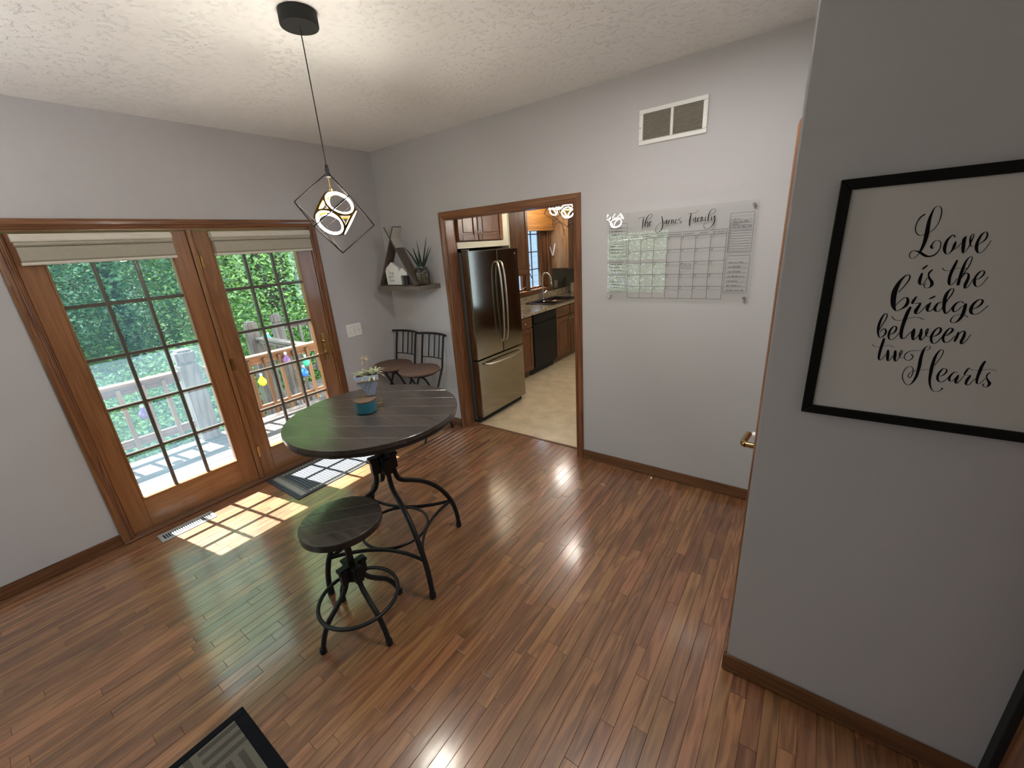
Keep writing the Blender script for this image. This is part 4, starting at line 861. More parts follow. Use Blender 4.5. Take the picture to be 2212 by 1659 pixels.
HZ = SZ+.0102
hs = root('house_block', (.34, -.215, HZ), 'large white house-shaped block reading home sweet home on the shelf', 'decor')
P_('block', MB().prism([(.252, HZ), (.425, HZ), (.440, 1.650), (.345, 1.708), (.245, 1.645)], 'Y', -.228, -.205), WHITE, hs, bevel=.002)
def script_word(word, x, z, s_, y, par, m, wd=.0014):
    G_ = {'h': [(0,0),(.5,1.6),(.35,1.9),(.2,1.2),(.15,0),(.45,.9),(.7,.8),(.65,.1),(.95,.1)], 'o': [(0,.2),(.4,.9),(.1,.7),(.05,.15),(.4,0),(.6,.5),(.4,.9),(.9,.75)],
          'm': [(0,.4),(.15,.9),(.15,0),(.4,.9),(.5,0),(.75,.9),(.85,0),(1.1,.2)], 'e': [(0,.2),(.5,.6),(.35,.95),(.1,.6),(.2,.05),(.7,.2)],
          's': [(0,0),(.4,1.0),(.3,.6),(.55,.2),(.3,0),(.1,.1),(.7,.1)], 'w': [(0,.9),(.1,0),(.35,.6),(.45,0),(.7,.9),(1.0,.8)], 't': [(0,.2),(.35,1.6),(.25,0),(.6,.2)]}
    b = MB(); cx = x; pts = []
    for ch in word:
        for (px, pz) in G_[ch]: pts.append((cx+px*s_, z+pz*s_, wd))
        cx += G_[ch][-1][0]*s_
    b.ribbon(pts, y)
    if 't' in word: b.ribbon([(cx-.75*s_, z+1.15*s_, wd), (cx-.1*s_, z+1.25*s_, wd)], y)
    P_('lettering', b, m, par)
for w_, zz in (('home', 1.602), ('sweet', 1.570), ('home', 1.532)): script_word(w_, .295 if w_ == 'home' else .283, zz-.006, .0215, -.2285, hs, INK)
h2 = root('small_house_block', (.48, -.22, HZ), 'small white house-shaped block with a dark dot beside the larger one', 'decor')
P_('block', MB().prism([(.428, HZ), (.548, HZ), (.556, 1.612), (.492, 1.655), (.440, 1.618)], 'Y', -.232, -.210), WHITE, h2, bevel=.002)
P_('dot', MB().lathe([(.0055, -.2322), (.0055, -.2328)], (.476, 0, 1.558), 16, 'Y'), INK, h2)
bx = root('dotted_box', (.555, -.225, HZ), 'small black box with rows of white dots on the shelf', 'box')
P_('box', MB().box(.503, .588, -.262, -.236, HZ, 1.583), BLACKM, bx, bevel=.002)
for i in range(2):
    for k in range(6): P_('dot', MB().box(.512+.014*i, .517+.014*i, -.2628, -.2618, HZ+.008+.0125*k, HZ+.014+.0125*k), WHITE, bx)
jr = root('mason_jar', (.695, -.14, SZ), 'glass mason jar vase holding spiky dark green plant on the shelf', 'jar')
jx, jy = .664, -.138
P_('glass_body', MB().lathe([(.0, SZ+.001), (.062, SZ+.001), (.070, SZ+.010), (.071, SZ+.115), (.063, SZ+.138), (.055, SZ+.145), (.055, SZ+.168), (.052, SZ+.168), (.052, SZ+.146), (.060, SZ+.135), (.0675, SZ+.113), (.0665, SZ+.012), (.058, SZ+.006), (0, SZ+.006)], (jx, jy, 0), 36), JARG, jr, smooth=50)
P_('neck_wire', MB().tube([(jx+.0565*math.cos(2*PI*k/30), jy+.0565*math.sin(2*PI*k/30), SZ+.147) for k in range(30)], .0022, 6, closed=True), BLACK, jr)
P_('handle', MB().tube(smooth_path([(jx+.055, jy, SZ+.147), (jx+.085, jy, SZ+.12), (jx+.092, jy, SZ+.08), (jx+.078, jy, SZ+.03), (jx+.071, jy, SZ+.02)]), .0022, 6), BLACK, jr)
P_('filler', MB().lathe([(0, SZ+.008), (.060, SZ+.008), (.063, SZ+.05), (.062, SZ+.105), (.0, SZ+.11)], (jx, jy, 0), 24), plain('pebble_filler', (.12, .10, .072), .8, var=.5, scale=90), jr, smooth=50)
ALOE = leaf_mat('aloe_leaf', (.012, .030, .016), (.035, .060, .032), .1)
al = root('spiky_plant', (jx, jy, SZ+.115), 'dark green spiky aloe-like plant in the mason jar', 'plant')
leaves = [((-.205, -.01, 1.835), -.09, .30), ((-.085, 0, 1.825), .0, .05), ((-.02, .0, 1.885), .0, .02), ((.115, .0, 1.905), .0, -.02), ((.165, .0, 1.822), .0, -.05), ((-.045, -.03, 1.822), 0, .03), ((.10, .03, 1.83), 0, 0), ((-.09, .02, 1.79), 0, .04), ((.02, -.04, 1.80), 0, 0), ((.05, .04, 1.86), 0, 0)]
for (tip, _, bend) in leaves:
    b = MB(); a = Vector((jx+random.uniform(-.015, .015), jy+random.uniform(-.015, .015), SZ+.112)); t_ = Vector((jx+tip[0], jy+tip[1], tip[2])); mid = (a+t_)/2+Vector((0, 0, abs(bend)*.25))
    pts = [(1-t)**2*a+2*t*(1-t)*mid+t*t*t_ for t in [i/10 for i in range(11)]]
    b.tube(pts, [.011*(1-(i/10))**.8*(.7+.6*min(i/3, 1))+.0006 for i in range(11)], 8, flat=(1, .45)); P_('leaf', b, ALOE, al, smooth=60)

# ================================================================ BLINDS
def blind(label, y0, y1, cord):
    s_ = root('cellular_shade', (.03, (y0+y1)/2, 2.0), label, 'blind', 'raised shades on the patio doors')
    P_('head_rail', MB().prism([(.0, 1.985), (.0, 2.028), (.050, 2.026), (.058, 2.016), (.060, 1.992), (.054, 1.983)], 'Y', y0, y1), BEIGEL, s_, bevel=.002)
    for k in range(3): P_('pleat', MB().prism([(.004, 1.981-.0075*k), (.050, 1.9815-.0075*k), (.056, 1.978-.0075*k), (.050, 1.9745-.0075*k), (.004, 1.9745-.0075*k)], 'Y', y0+.006, y1-.004), BEIGEL if k < 2 else BEIGEP, s_)
    P_('fabric_stack', MB().prism([(.006, 1.958), (.046, 1.958), (.052, 1.940), (.050, 1.885), (.044, 1.876), (.006, 1.876)], 'Y', y0+.008, y1-.004), BEIGEP, s_, bevel=.002)
    P_('bottom_rail', MB().prism([(.004, 1.858), (.004, 1.875), (.050, 1.875), (.053, 1.866), (.050, 1.858)], 'Y', y0+.004, y1-.002), BEIGEL, s_, bevel=.002)
    if cord:
        P_('cord_loop', MB().tube(smooth_path([(.03, y0+.145, 1.862), (.03, y0+.165, 1.845), (.03, y0+.195, 1.838), (.03, y0+.210, 1.850), (.03, y0+.205, 1.862)]), .0012, 6), BEIGEL, s_)
blind('beige raised cellular shade on the left patio door', -2.520, -1.792, True)
blind('beige raised cellular shade on the right patio door', -1.556, -.806, False)

# ================================================================ FLOOR THINGS
reg = root('floor_register', (.175, -2.277, 0), 'pale metal slotted floor register in sunlight before the left patio door', 'floor vent')
RM = plain('register_metal', (.42, .43, .42), .35, .3, var=.05); rx0, rx1, ry0, ry1 = .112, .238, -2.446, -2.110
b = MB(); b.box(rx0, .140, ry0, ry1, .0006, .005); b.box(.210, rx1, ry0, ry1, .0006, .005); b.box(.140, .210, ry0, ry0+.022, .0006, .005); b.box(.140, .210, ry1-.022, ry1, .0006, .005)
P_('frame', b, RM, reg, bevel=.0015)
P_('well', MB().box(.140, .210, ry0+.022, ry1-.022, .0006, .0012), BLACKM, reg)
for k in range(21):
    yy = ry0+.022+(ry1-ry0-.044)*(k+1)/22
    P_('slat', MB().box(.140, .210, yy-.0028, yy+.0028, .0012, .0042), RM, reg)
# door mat
MG = plain('mat_charcoal', (.035, .040, .048), .85, var=.1, scale=80); ML = plain('mat_grey', (.13, .13, .12), .9, var=.1, scale=80); MLL = plain('mat_pale', (.36, .35, .29), .9, var=.1, scale=80)
mt = root('door_mat', (.31, -1.21, 0), 'dark grey ribbed doormat with patterned border before the right patio door', 'mat')
mx0, mx1, my0, my1 = .042, .590, -1.671, -.755
P_('mat_base', MB().box(mx0, mx1, my0, my1, .0008, .007), MG, mt, bevel=.002)
P_('border_band', MB().box(mx0+.035, mx1-.022, my0+.035, my1-.035, .007, .0085), ML, mt)
P_('centre_panel', MB().box(mx0+.085, mx1-.070, my0+.11, my1-.11, .0085, .0095), MG, mt)
b = MB(); n = 30
for k in range(n):
    yy = my0+.118+(my1-my0-.236)*k/(n-1); b.box(mx0+.088, mx1-.073, yy-.0035, yy+.0035, .0095, .0118)
o = P_('rib', b, plain('mat_rib', (.10, .12, .14), .85), mt); o['kind'] = 'stuff'
b = MB()
for k in range(26):
    xx = mx0+.05+(mx1-mx0-.087)*k/25
    for ya in (my0+.045, my1-.085): b.box(xx-.0055, xx+.0055, ya, ya+.040, .0085, .0095)
for k in range(24):
    yy = my0+.13+(my1-my0-.26)*k/23
    for xa in (mx0+.050, mx1-.052): b.box(xa, xa+.018, yy-.008, yy+.008, .0085, .0095)
o = P_('border_pattern', b, MLL, mt); o['kind'] = 'stuff'
# area rug, foreground
m, nt, bs = base_mat('basketweave_rug')
tc = N(nt, 'ShaderNodeTexCoord'); sx_ = N(nt, 'ShaderNodeSeparateXYZ'); nt.links.new(tc.outputs['Object'], sx_.inputs[0])
def M_(op, a, b_=None):
    n_ = N(nt, 'ShaderNodeMath', operation=op)
    for i, q in enumerate((a, b_)):
        if q is None: continue
        if isinstance(q, (int, float)): n_.inputs[i].default_value = q
        else: nt.links.new(q, n_.inputs[i])
    return n_.outputs[0]
CELL = .18
ux, uy = M_('DIVIDE', sx_.outputs['X'], CELL), M_('DIVIDE', sx_.outputs['Y'], CELL)
par_ = M_('PINGPONG', M_('ADD', M_('FLOOR', ux), M_('FLOOR', uy)), 1)
sA = M_('GREATER_THAN', M_('FRACT', M_('MULTIPLY', ux, 4)), .48); sB = M_('GREATER_THAN', M_('FRACT', M_('MULTIPLY', uy, 4)), .48)
mixv = M_('ADD', M_('MULTIPLY', sA, par_), M_('MULTIPLY', sB, M_('SUBTRACT', 1, par_)))
nz = N(nt, 'ShaderNodeTexNoise'); nz.inputs['Scale'].default_value = 220; nt.links.new(tc.outputs['Object'], nz.inputs['Vector'])
mc = N(nt, 'ShaderNodeMix', data_type='RGBA'); nt.links.new(mixv, mc.inputs['Factor']); mc.inputs[6].default_value = (.060, .055, .046, 1); mc.inputs[7].default_value = (.120, .112, .092, 1)
hv = N(nt, 'ShaderNodeHueSaturation'); nt.links.new(mc.outputs[2], hv.inputs['Color']); nt.links.new(M_('ADD', M_('MULTIPLY', nz.outputs['Fac'], .6), .7), hv.inputs['Value']); nt.links.new(hv.outputs[0], bs.inputs['Base Color'])
bs.inputs['Roughness'].default_value = .95; bp = N(nt, 'ShaderNodeBump'); bp.inputs['Strength'].default_value = .5; bp.inputs['Distance'].default_value = .002; nt.links.new(nz.outputs['Fac'], bp.inputs['Height']); nt.links.new(bp.outputs[0], bs.inputs['Normal'])
rg = root('area_rug', (1.92, -2.62, 0), 'taupe basket-weave rug corner with black border in the foreground', 'rug')
P_('pile', MB().box(1.955, 3.02, -4.2, -2.665, .001, .009), m, rg)
b = MB(); b.box(1.920, 1.955, -4.2, -2.620, .001, .010); b.box(1.955, 3.06, -2.665, -2.620, .001, .010); b.box(3.02, 3.06, -4.2, -2.665, .001, .010)
P_('binding', b, plain('rug_binding', (.007, .008, .011), .95, spec=.1), rg, bevel=.003)

# ================================================================ KITCHEN
# fridge
fz = root('refrigerator', (.64, .535, 0), 'tall stainless french door refrigerator with bottom freezer inside the kitchen', 'refrigerator')
FX = 1.014
P_('cabinet_body', MB().box(.22, .928, .126, .944, .03, 1.752), plain('fridge_side_grey', (.055, .055, .055), .45), fz, bevel=.006)
P_('toe_grille', MB().box(.90, .955, .14, .93, .005, .072), BLACKM, fz, bevel=.004)
def fdoor(nm, y0, y1, z0, z1):
    d = P_(nm, MB().box(.936, FX, y0, y1, z0, z1), STEEL, fz, bevel=.007, seg=3)
    P_('door_gasket', MB().box(.926, .938, y0+.006, y1-.006, z0+.006, z1-.006), BLACKM, d)
    return d
dl = fdoor('door', .128, .566, .706, 1.760); dr = fdoor('door', .573, .944, .706, 1.760); ff = fdoor('freezer_drawer', .128, .944, .078, .690)
for d, yy in ((dl, .538), (dr, .606)):
    pts = smooth_path([(FX, yy, 1.640), (FX+.030, yy, 1.615), (FX+.052, yy, 1.50), (FX+.060, yy, 1.23), (FX+.052, yy, .97), (FX+.030, yy, .845), (FX, yy, .820)], 5)
    P_('handle', MB().tube(pts, .012, 10, flat=(1, .8)), STEELH, d, smooth=60)
P_('handle', MB().tube(smooth_path([(FX, .235, .652), (FX+.035, .25, .642), (FX+.055, .38, .634), (FX+.060, .548, .632), (FX+.055, .72, .634), (FX+.035, .845, .642), (FX, .862, .652)], 5), .012, 10), STEELH, ff, smooth=60)
P_('hinge_cover', MB().box(.93, 1.0, .130, .175, 1.761, 1.775), plain('hinge_grey', (.12, .12, .12), .5), fz, bevel=.003)
b = MB().lathe([(.011, FX), (.011, FX+.0012), (.0085, FX+.0013)], (0, .882, 1.702), 20, 'X'); P_('emblem', b, STEELH, dr)
# alcove around the fridge
S(MB().box(.0, .900, .128, .955, 1.785, 1.842).box(.0, .900, .845, .958, 1.842, H).box(.0, .905, .948, .962, .0, H).box(0, .9, .128, .845, 2.33, H).build('wall_fridge_alcove', KWALL))
def raised_door(par, plane, f, a0, a1, z0, z1, knob=None, nm='door', light=None):
    """door slab with a frame and a raised centre panel on plane x=f facing +x"""
    st_ = .055
    d = MB().box(f, f+.012, a0, a1, z0, z1).build(nm, light or KOAK['Z'], par, bevel=.002)
    for (p, q, r__, s__, ax) in ((a0, a0+st_, z0, z1, 'Z'), (a1-st_, a1, z0, z1, 'Z'), (a0+st_, a1-st_, z0, z0+st_, 'Y'), (a0+st_, a1-st_, z1-st_, z1, 'Y')):
        MB().box(f+.010, f+.022, p, q, r__, s__).build('frame_member', KOAK[ax], d, bevel=.003)
    if a1-a0 > .2 and z1-z0 > .25:
        MB().box(f+.010, f+.018, a0+st_+.018, a1-st_-.018, z0+st_+.018, z1-st_-.018).build('raised_panel', KOAK['Z'], d, bevel=.006)
    if knob:
        MB().lathe([(.005, f+.020), (.005, f+.034), (.013, f+.038), (.014, f+.044), (.008, f+.050), (.0, f+.051)], (0, knob[0], knob[1]), 14, 'X').build('knob', SILVER, d, smooth=50)
    return d
oc = root('over_fridge_cabinet', (.45, .48, 1.85), 'oak double-door cabinet above the refrigerator', 'cabinet')
P_('body', MB().box(.01, .895, .130, .843, 1.843, 2.328), KOAK['Z'], oc)
raised_door(oc, 'X', .897, .140, .418, 1.852, 2.315, (.402, 1.925)); raised_door(oc, 'X', .897, .430, .835, 1.852, 2.315, (.446, 1.925))
u1 = root('upper_cabinet', (.165, 1.6, 1.37), 'dark oak upper cabinet between the refrigerator and the sink window', 'cabinet')
P_('body', MB().box(.005, .318, .964, 2.198, 1.370, 2.45), KOAK['Z'], u1)
raised_door(u1, 'X', .320, 1.59, 2.190, 1.385, 2.43, (2.165, 1.496)); raised_door(u1, 'X', .320, .975, 1.58, 1.385, 2.43, (1.555, 1.496))
u3 = root('upper_cabinet', (.165, 3.8, 1.37), 'oak upper cabinet with light side panel right of the sink window', 'cabinet')
P_('body', MB().box(.005, .318, 3.392, 4.3, 1.370, 2.45), KOAK['Z'], u3)
P_('side_panel', MB().box(.0, .330, 3.380, 3.392, 1.366, 2.45), KOAKL, u3, label='light oak side panel')
raised_door(u3, 'X', .320, 3.40, 3.80, 1.385, 2.43, (3.50, 1.50)); raised_door(u3, 'X', .320, 3.81, 4.28, 1.385, 2.43, (3.84, 1.50))
P_('light_rail', MB().box(.30, .34, 3.385, 4.3, 1.352, 1.372), KOAK['Y'], u3, bevel=.003)
def base_cab(label, y0, y1, fronts):
    c = root('base_cabinet', (.3, (y0+y1)/2, 0), label, 'cabinet')
    P_('body', MB().box(.01, .598, y0, y1, .10, .866), KOAK['Z'], c); P_('toe_kick', MB().box(.01, .535, y0, y1, 0, .10), BASE['Y'], c)
    for (a, b_, dk, knob) in fronts:
        d = MB().box(.600, .620, a, b_, .715, .855).build('drawer', KOAK['Y'], c, bevel=.004)
        if dk: MB().lathe([(.005, .62), (.005, .632), (.012, .636), (.013, .642), (.0, .648)], (0, (a+b_)/2, .785), 12, 'X').build('knob', SILVER, d, smooth=50)
        raised_door(c, 'X', .600, a, b_, .118, .700, (knob, .65))
base_cab('oak base cabinet between the refrigerator and the dishwasher', .965, 1.765, [(.975, 1.36, True, 1.33), (1.37, 1.755, True, 1.40)])
base_cab('oak sink base cabinet right of the dishwasher', 2.410, 4.3, [(2.42, 2.835, True, 2.80), (2.855, 3.26, True, 2.89), (3.28, 3.70, True, 3.31)])
dw = root('dishwasher', (.3, 2.087, 0), 'black built-in dishwasher under the kitchen counter', 'dishwasher')
BG = plain('black_appliance', (.006, .006, .007), .3, spec=.2)
P_('body', MB().box(.02, .60, 1.770, 2.405, .09, .862), BLACKM, dw); P_('door', MB().box(.600, .628, 1.775, 2.400, .125, .735), BG, dw, bevel=.004)
P_('control_panel', MB().box(.600, .634, 1.775, 2.400, .742, .860), BG, dw, bevel=.005); P_('kick_plate', MB().box(.545, .552, 1.775, 2.400, .0, .115), BLACKM, dw)
# counter, backsplash
m, nt, bs = base_mat('speckled_granite')
tc = N(nt, 'ShaderNodeTexCoord'); vo = N(nt, 'ShaderNodeTexVoronoi'); vo.inputs['Scale'].default_value = 60; nz = N(nt, 'ShaderNodeTexNoise'); nz.inputs['Scale'].default_value = 28; nz.inputs['Detail'].default_value = 6
nt.links.new(tc.outputs['Object'], vo.inputs['Vector']); nt.links.new(tc.outputs['Object'], nz.inputs['Vector'])
cr = N(nt, 'ShaderNodeValToRGB'); e = cr.color_ramp.elements; e[0].position = .36; e[0].color = (.03, .022, .015, 1); e[1].position = .45; e[1].color = (.20, .135, .075, 1)
e2_ = e.new(.55); e2_.color = (.40, .32, .22, 1); e3_ = e.new(.72); e3_.color = (.24, .16, .09, 1)
mx = N(nt, 'ShaderNodeMath', operation='MULTIPLY_ADD'); mx.inputs[1].default_value = .35; nt.links.new(vo.outputs['Distance'], mx.inputs[0]); nt.links.new(nz.outputs['Fac'], mx.inputs[2])
sb_ = N(nt, 'ShaderNodeMath', operation='SUBTRACT'); sb_.inputs[1].default_value = .12; nt.links.new(mx.outputs[0], sb_.inputs[0])
nt.links.new(sb_.outputs[0], cr.inputs[0]); nt.links.new(cr.outputs[0], bs.inputs['Base Color']); bs.inputs['Roughness'].default_value = .18; bs.inputs['Coat Weight'].default_value = .4
GRAN = m
sy0, sy1, sx0, sx1 = 2.435, 3.285, .075, .575
ct = root('countertop', (.32, 2.6, .88), 'speckled tan granite countertop running under the sink window', 'countertop')
b = MB(); b.box(.0, .64, .965, sy0+.01, .869, .906); b.box(.0, .64, sy1-.01, 4.3, .869, .906); b.box(.0, sx0+.01, sy0+.01, sy1-.01, .869, .906); b.box(sx1-.01, .64, sy0+.01, sy1-.01, .869, .906)
P_('slab', b, GRAN, ct, bevel=.003); P_('upstand', MB().box(.0, .020, .965, 4.3, .907, 1.004), GRAN, ct, bevel=.003)
TILE = plain('dark_mosaic', (.022, .018, .016), .3, var=.4, scale=70)
nt = TILE.node_tree; bs = nt.nodes['Principled BSDF']; tc = N(nt, 'ShaderNodeTexCoord'); br = N(nt, 'ShaderNodeTexBrick'); br.inputs['Scale'].default_value = 9; br.inputs['Mortar Size'].default_value = .012
mp = N(nt, 'ShaderNodeMapping'); mp.inputs['Rotation'].default_value = (PI/2, 0, PI/2); nt.links.new(tc.outputs['Object'], mp.inputs[0])
sw_ = N(nt, 'ShaderNodeSeparateXYZ'); cb_ = N(nt, 'ShaderNodeCombineXYZ'); nt.links.new(tc.outputs['Object'], sw_.inputs[0]); nt.links.new(sw_.outputs['Y'], cb_.inputs['X']); nt.links.new(sw_.outputs['Z'], cb_.inputs['Y']); nt.links.new(cb_.outputs[0], br.inputs['Vector'])
br.inputs['Color1'].default_value = (.03, .022, .016, 1); br.inputs['Color2'].default_value = (.010, .009, .010, 1); br.inputs['Mortar'].default_value = (.05, .045, .04, 1); nt.links.new(br.outputs['Color'], bs.inputs['Base Color'])
tag(MB().box(.0, .008, 3.373, 4.3, 1.005, 1.365).build('tile_backsplash', TILE), 'dark mosaic tile backsplash right of the sink window', 'backsplash')
sk = root('sink', (.33, 2.86, .9), 'black double-bowl drop-in kitchen sink with a low divider', 'sink')
SINK = plain('black_composite', (.012, .013, .018), .28, coat=.2)
zr0, zr1 = .9065, .917
b = MB(); b.box(sx0, sx1, sy0, sy0+.035, zr0, zr1); b.box(sx0, sx1, sy1-.035, sy1, zr0, zr1); b.box(sx0, sx0+.06, sy0+.035, sy1-.035, zr0, zr1); b.box(sx1-.03, sx1, sy0+.035, sy1-.035, zr0, zr1); b.box(sx0+.06, sx1-.03, 2.82, 2.85, .862, .900)
P_('rim', b, SINK, sk, bevel=.003)
for ya, yb in ((sy0+.035, 2.82), (2.85, sy1-.035)):
    b = MB(); xa, xb, z0, z1 = sx0+.06, sx1-.03, .70, zr0+.002; t = .004
    b.box(xa, xb, ya, yb, z0, z0+t); b.box(xa, xa+t, ya, yb, z0, z1); b.box(xb-t, xb, ya, yb, z0, z1); b.box(xa, xb, ya, ya+t, z0, z1 if ya < 2.6 else .898); b.box(xa, xb, yb-t, yb, z0, z1 if yb > 3 else .898)
    P_('bowl', b, SINK, sk); P_('drain', MB().lathe([(.04, z0+t), (.04, z0+t+.003), (.03, z0+t+.004)], ((xa+xb)/2, (ya+yb)/2, 0), 20), SILVER, sk)
fa = root('faucet', (.095, 2.92, .917), 'brushed nickel gooseneck faucet at the kitchen sink', 'faucet')
P_('base', MB().lathe([(.026, .9175), (.026, .925), (.019, .93), (.018, 1.03)], (.095, 2.92, 0), 20), SILVER, fa, smooth=40)
P_('spout', MB().tube(smooth_path([(.095, 2.92, 1.03), (.095, 2.92, 1.22), (.105, 2.925, 1.285), (.14, 2.94, 1.325), (.185, 2.96, 1.315), (.215, 2.975, 1.26), (.222, 2.98, 1.18)], 5), .0125, 12), SILVER, fa, smooth=60)
P_('spray_head', MB().lathe([(.013, 1.18), (.017, 1.17), (.018, 1.11), (.014, 1.105)], (.222, 2.98, 0), 16), SILVER, fa, smooth=50)
P_('lever', MB().tube([(.095, 2.94, 1.0), (.097, 2.975, 1.01), (.12, 3.0, 1.04)], .006, 8).lathe([(.012, 0), (.014, .02), (.0, .024)], (.095, 2.935, .99), 12, 'Y'), SILVER, fa, smooth=50)
for i, (a, b_) in enumerate(((2.75, 3.44), (3.56, 3.86), (4.06, 4.58))):  # unseen cabinets added, spaced to shape dark and pale streaks on the fridge
    c = root('unseen_cabinet', ((a+b_)/2, 4.5, 0), ('widest', 'narrowest', 'middle')[i]+' tall oak cabinet added on the unseen far wall for fridge reflections', 'cabinet')
    P_('body', MB().box(a, b_, 4.30, 4.69, .02, 2.35), KOAK['Z'], c, bevel=.004); P_('door', MB().box(a+.01, b_-.01, 4.278, 4.298, .11, 2.33), KOAK['Z'], c, bevel=.004)
c = root('unseen_cabinet', (4.45, 3.4, 0), 'oak cabinet added on the hidden right kitchen wall for fridge reflections', 'cabinet')  # another unseen one, added to darken the fridge reflection
P_('body', MB().box(4.28, 4.59, 2.65, 3.70, .02, 2.35), KOAK['Z'], c, bevel=.004); P_('door', MB().box(4.258, 4.278, 2.66, 3.69, .11, 2.33), KOAK['Z'], c, bevel=.004)
# woven shade, hanging planter, hook, outlets, box
BAMB = wood('bamboo_weave', (.20, .075, .014), (.36, .15, .032), 'Y', .55, 0, 90, .03, tintamt=.1, rings=False, bump=.5)
sh = root('roman_shade', (.06, 2.94, 2.1), 'woven bamboo roman shade over the kitchen sink window', 'blind')
P_('weave_panel', MB().box(.055, .072, 2.500, 3.350, 2.040, 2.300), BAMB, sh)
for k in range(3): P_('fold', MB().prism([(.045, 2.052-.028*k), (.085+.006*k, 2.048-.028*k), (.088+.006*k, 2.024-.028*k), (.045, 2.020-.028*k)], 'Y', 2.500, 3.350), BAMB, sh, bevel=.002)
hk = root('wall_hook', (.19, 3.36, 2.0), 'black curved iron hook on the light oak cabinet side', 'hook')
P_('arch', MB().tube(smooth_path([(.109, 3.372, 2.040), (.135, 3.355, 2.072), (.178, 3.345, 2.085), (.225, 3.345, 2.065), (.258, 3.35, 2.01), (.271, 3.355, 1.955), (.272, 3.372, 1.872)], 5), .0045, 8), BLACK, hk, smooth=60)
P_('crossbar', MB().tube([(.258, 3.372, 1.955), (.288, 3.372, 1.955)], .004, 8), BLACK, hk)
hp_ = root('hanging_glass_prism', (.06, 3.30, 1.75), 'clear v-shaped glass ornament hanging at the right of the kitchen window', 'ornament')
P_('glass_tube', MB().tube([(.004, 3.33, 1.755), (.062, 3.33, 1.575)], .009, 8).tube([(.118, 3.33, 1.758), (.070, 3.33, 1.575)], .012, 8), plain('frosted_glass', (.70, .74, .78), .2, coat=.5), hp_, smooth=50)
P_('string', MB().tube([(.02, 3.33, 1.97), (.02, 3.33, 1.74)], .0012, 6).tube([(.004, 3.33, 1.755), (.118, 3.33, 1.758)], .001, 6), BEIGEL, hp_)
tag(MB().box(.0082, .013, 3.45, 3.56, 1.035, 1.16).build('outlet_plate', plain('almond_plastic', (.20, .16, .12), .5), bevel=.002), 'tan outlet plate on the dark tile backsplash, nearer one', 'outlet')
tag(MB().box(.0082, .013, 3.80, 3.88, 1.06, 1.18).build('outlet_plate', BLACKM, bevel=.002), 'black outlet plate on the dark tile backsplash, farther one', 'outlet')
bx2 = root('counter_box', (.2, 3.95, .906), 'cream box with a dark slot on the far end of the counter', 'box')
P_('body', MB().box(.10, .34, 3.86, 4.05, .907, 1.075), plain('cream_plastic', (.55, .46, .30), .5), bx2, bevel=.008, seg=2); P_('slot', MB().box(.18, .20, 3.857, 3.862, .95, 1.04), BLACKM, bx2)

# ================================================================ OUTSIDE
DZ = -.15
dk = root('deck', (-1.05, -1.2, DZ), 'sunlit cedar plank deck outside the patio doors', 'deck')
xx = -.19
while xx > -1.98:
    P_('deck_board', MB().box(xx-.136, xx, -4.6, 1.7, DZ-.03, DZ), DECKM, dk, bevel=.004); xx -= .142
P_('rim_joist', MB().box(-2.03, -1.99, -4.6, 1.7, DZ-.25, DZ-.032), CEDAR['Y'], dk)
ld = root('stair_landing', (-3.0, .75, DZ-.2), 'lower cedar stair landing beyond the deck railing', 'deck')
yy = .10
while yy < 2.2:
    P_('deck_board', MB().box(-4.3, -2.04, yy, yy+.136, DZ-.42, DZ-.39), GREYW['X'], ld, bevel=.004); yy += .142
P_('rim_joist', MB().box(-4.3, -2.04, .05, .09, DZ-.62, DZ-.42), CEDAR['X'], ld)
def railing(label, kind, p0, p1, ztop, zb0, zb1, pos, wm, cap=.12, bw=.036):
    r = root('deck_railing', ((p0[0]+p1[0])/2, (p0[1]+p1[1])/2, DZ), label, 'railing')
    ax = 'Y' if abs(p1[1]-p0[1]) > abs(p1[0]-p0[0]) else 'X'
    P_('cap_rail', MB().bar((p0[0], p0[1], ztop-.018), (p1[0], p1[1], ztop-.018), cap, .036), wm[ax], r, bevel=.004)
    P_('upper_rail', MB().bar((p0[0], p0[1], ztop-.078), (p1[0], p1[1], ztop-.078), .036, .082), wm[ax], r, bevel=.003)
    P_('lower_rail', MB().bar((p0[0], p0[1], zb0+.10), (p1[0], p1[1], zb0+.10), .036, .085), wm[ax], r, bevel=.003)
    for t in pos:
        q = (p0[0]+(p1[0]-p0[0])*t, p0[1]+(p1[1]-p0[1])*t); o_ = .037
        dx, dy = (o_, 0) if ax == 'Y' else (0, -o_)
        P_('baluster', MB().box(q[0]+dx-bw/2, q[0]+dx+bw/2, q[1]+dy-bw/2, q[1]+dy+bw/2, zb0, zb1), wm['Z'], r, bevel=.003)
    return r
ly = [-2.06-.19*k for k in range(13)]+[-1.865, -1.685]; railing('cedar deck railing left of the big square post', 0, (-1.97, -4.5), (-1.97, -1.53), .712, -.03, .66, [(y+4.5)/2.97 for y in sorted(ly)], CEDAR)
ry = [-1.22, -1.035, -.86, -.675, -.49, -.305, -.12]; railing('cedar deck railing right of the big square post', 0, (-1.87, -1.31), (-1.87, .10), .705, -.085, .66, [(y+1.31)/1.41 for y in ry], CEDAR)
railing('weathered stair railing running away from the deck', 0, (-3.50, 0.0), (-2.05, .02), .655, -.5, .56, [k/8.5+.04 for k in range(8)], GREYW)
railing('weathered far railing behind the stair posts', 0, (-4.25, .78), (-4.25, 3.6), .70, -.35, .62, [k/16+.03 for k in range(16)], GREYW)
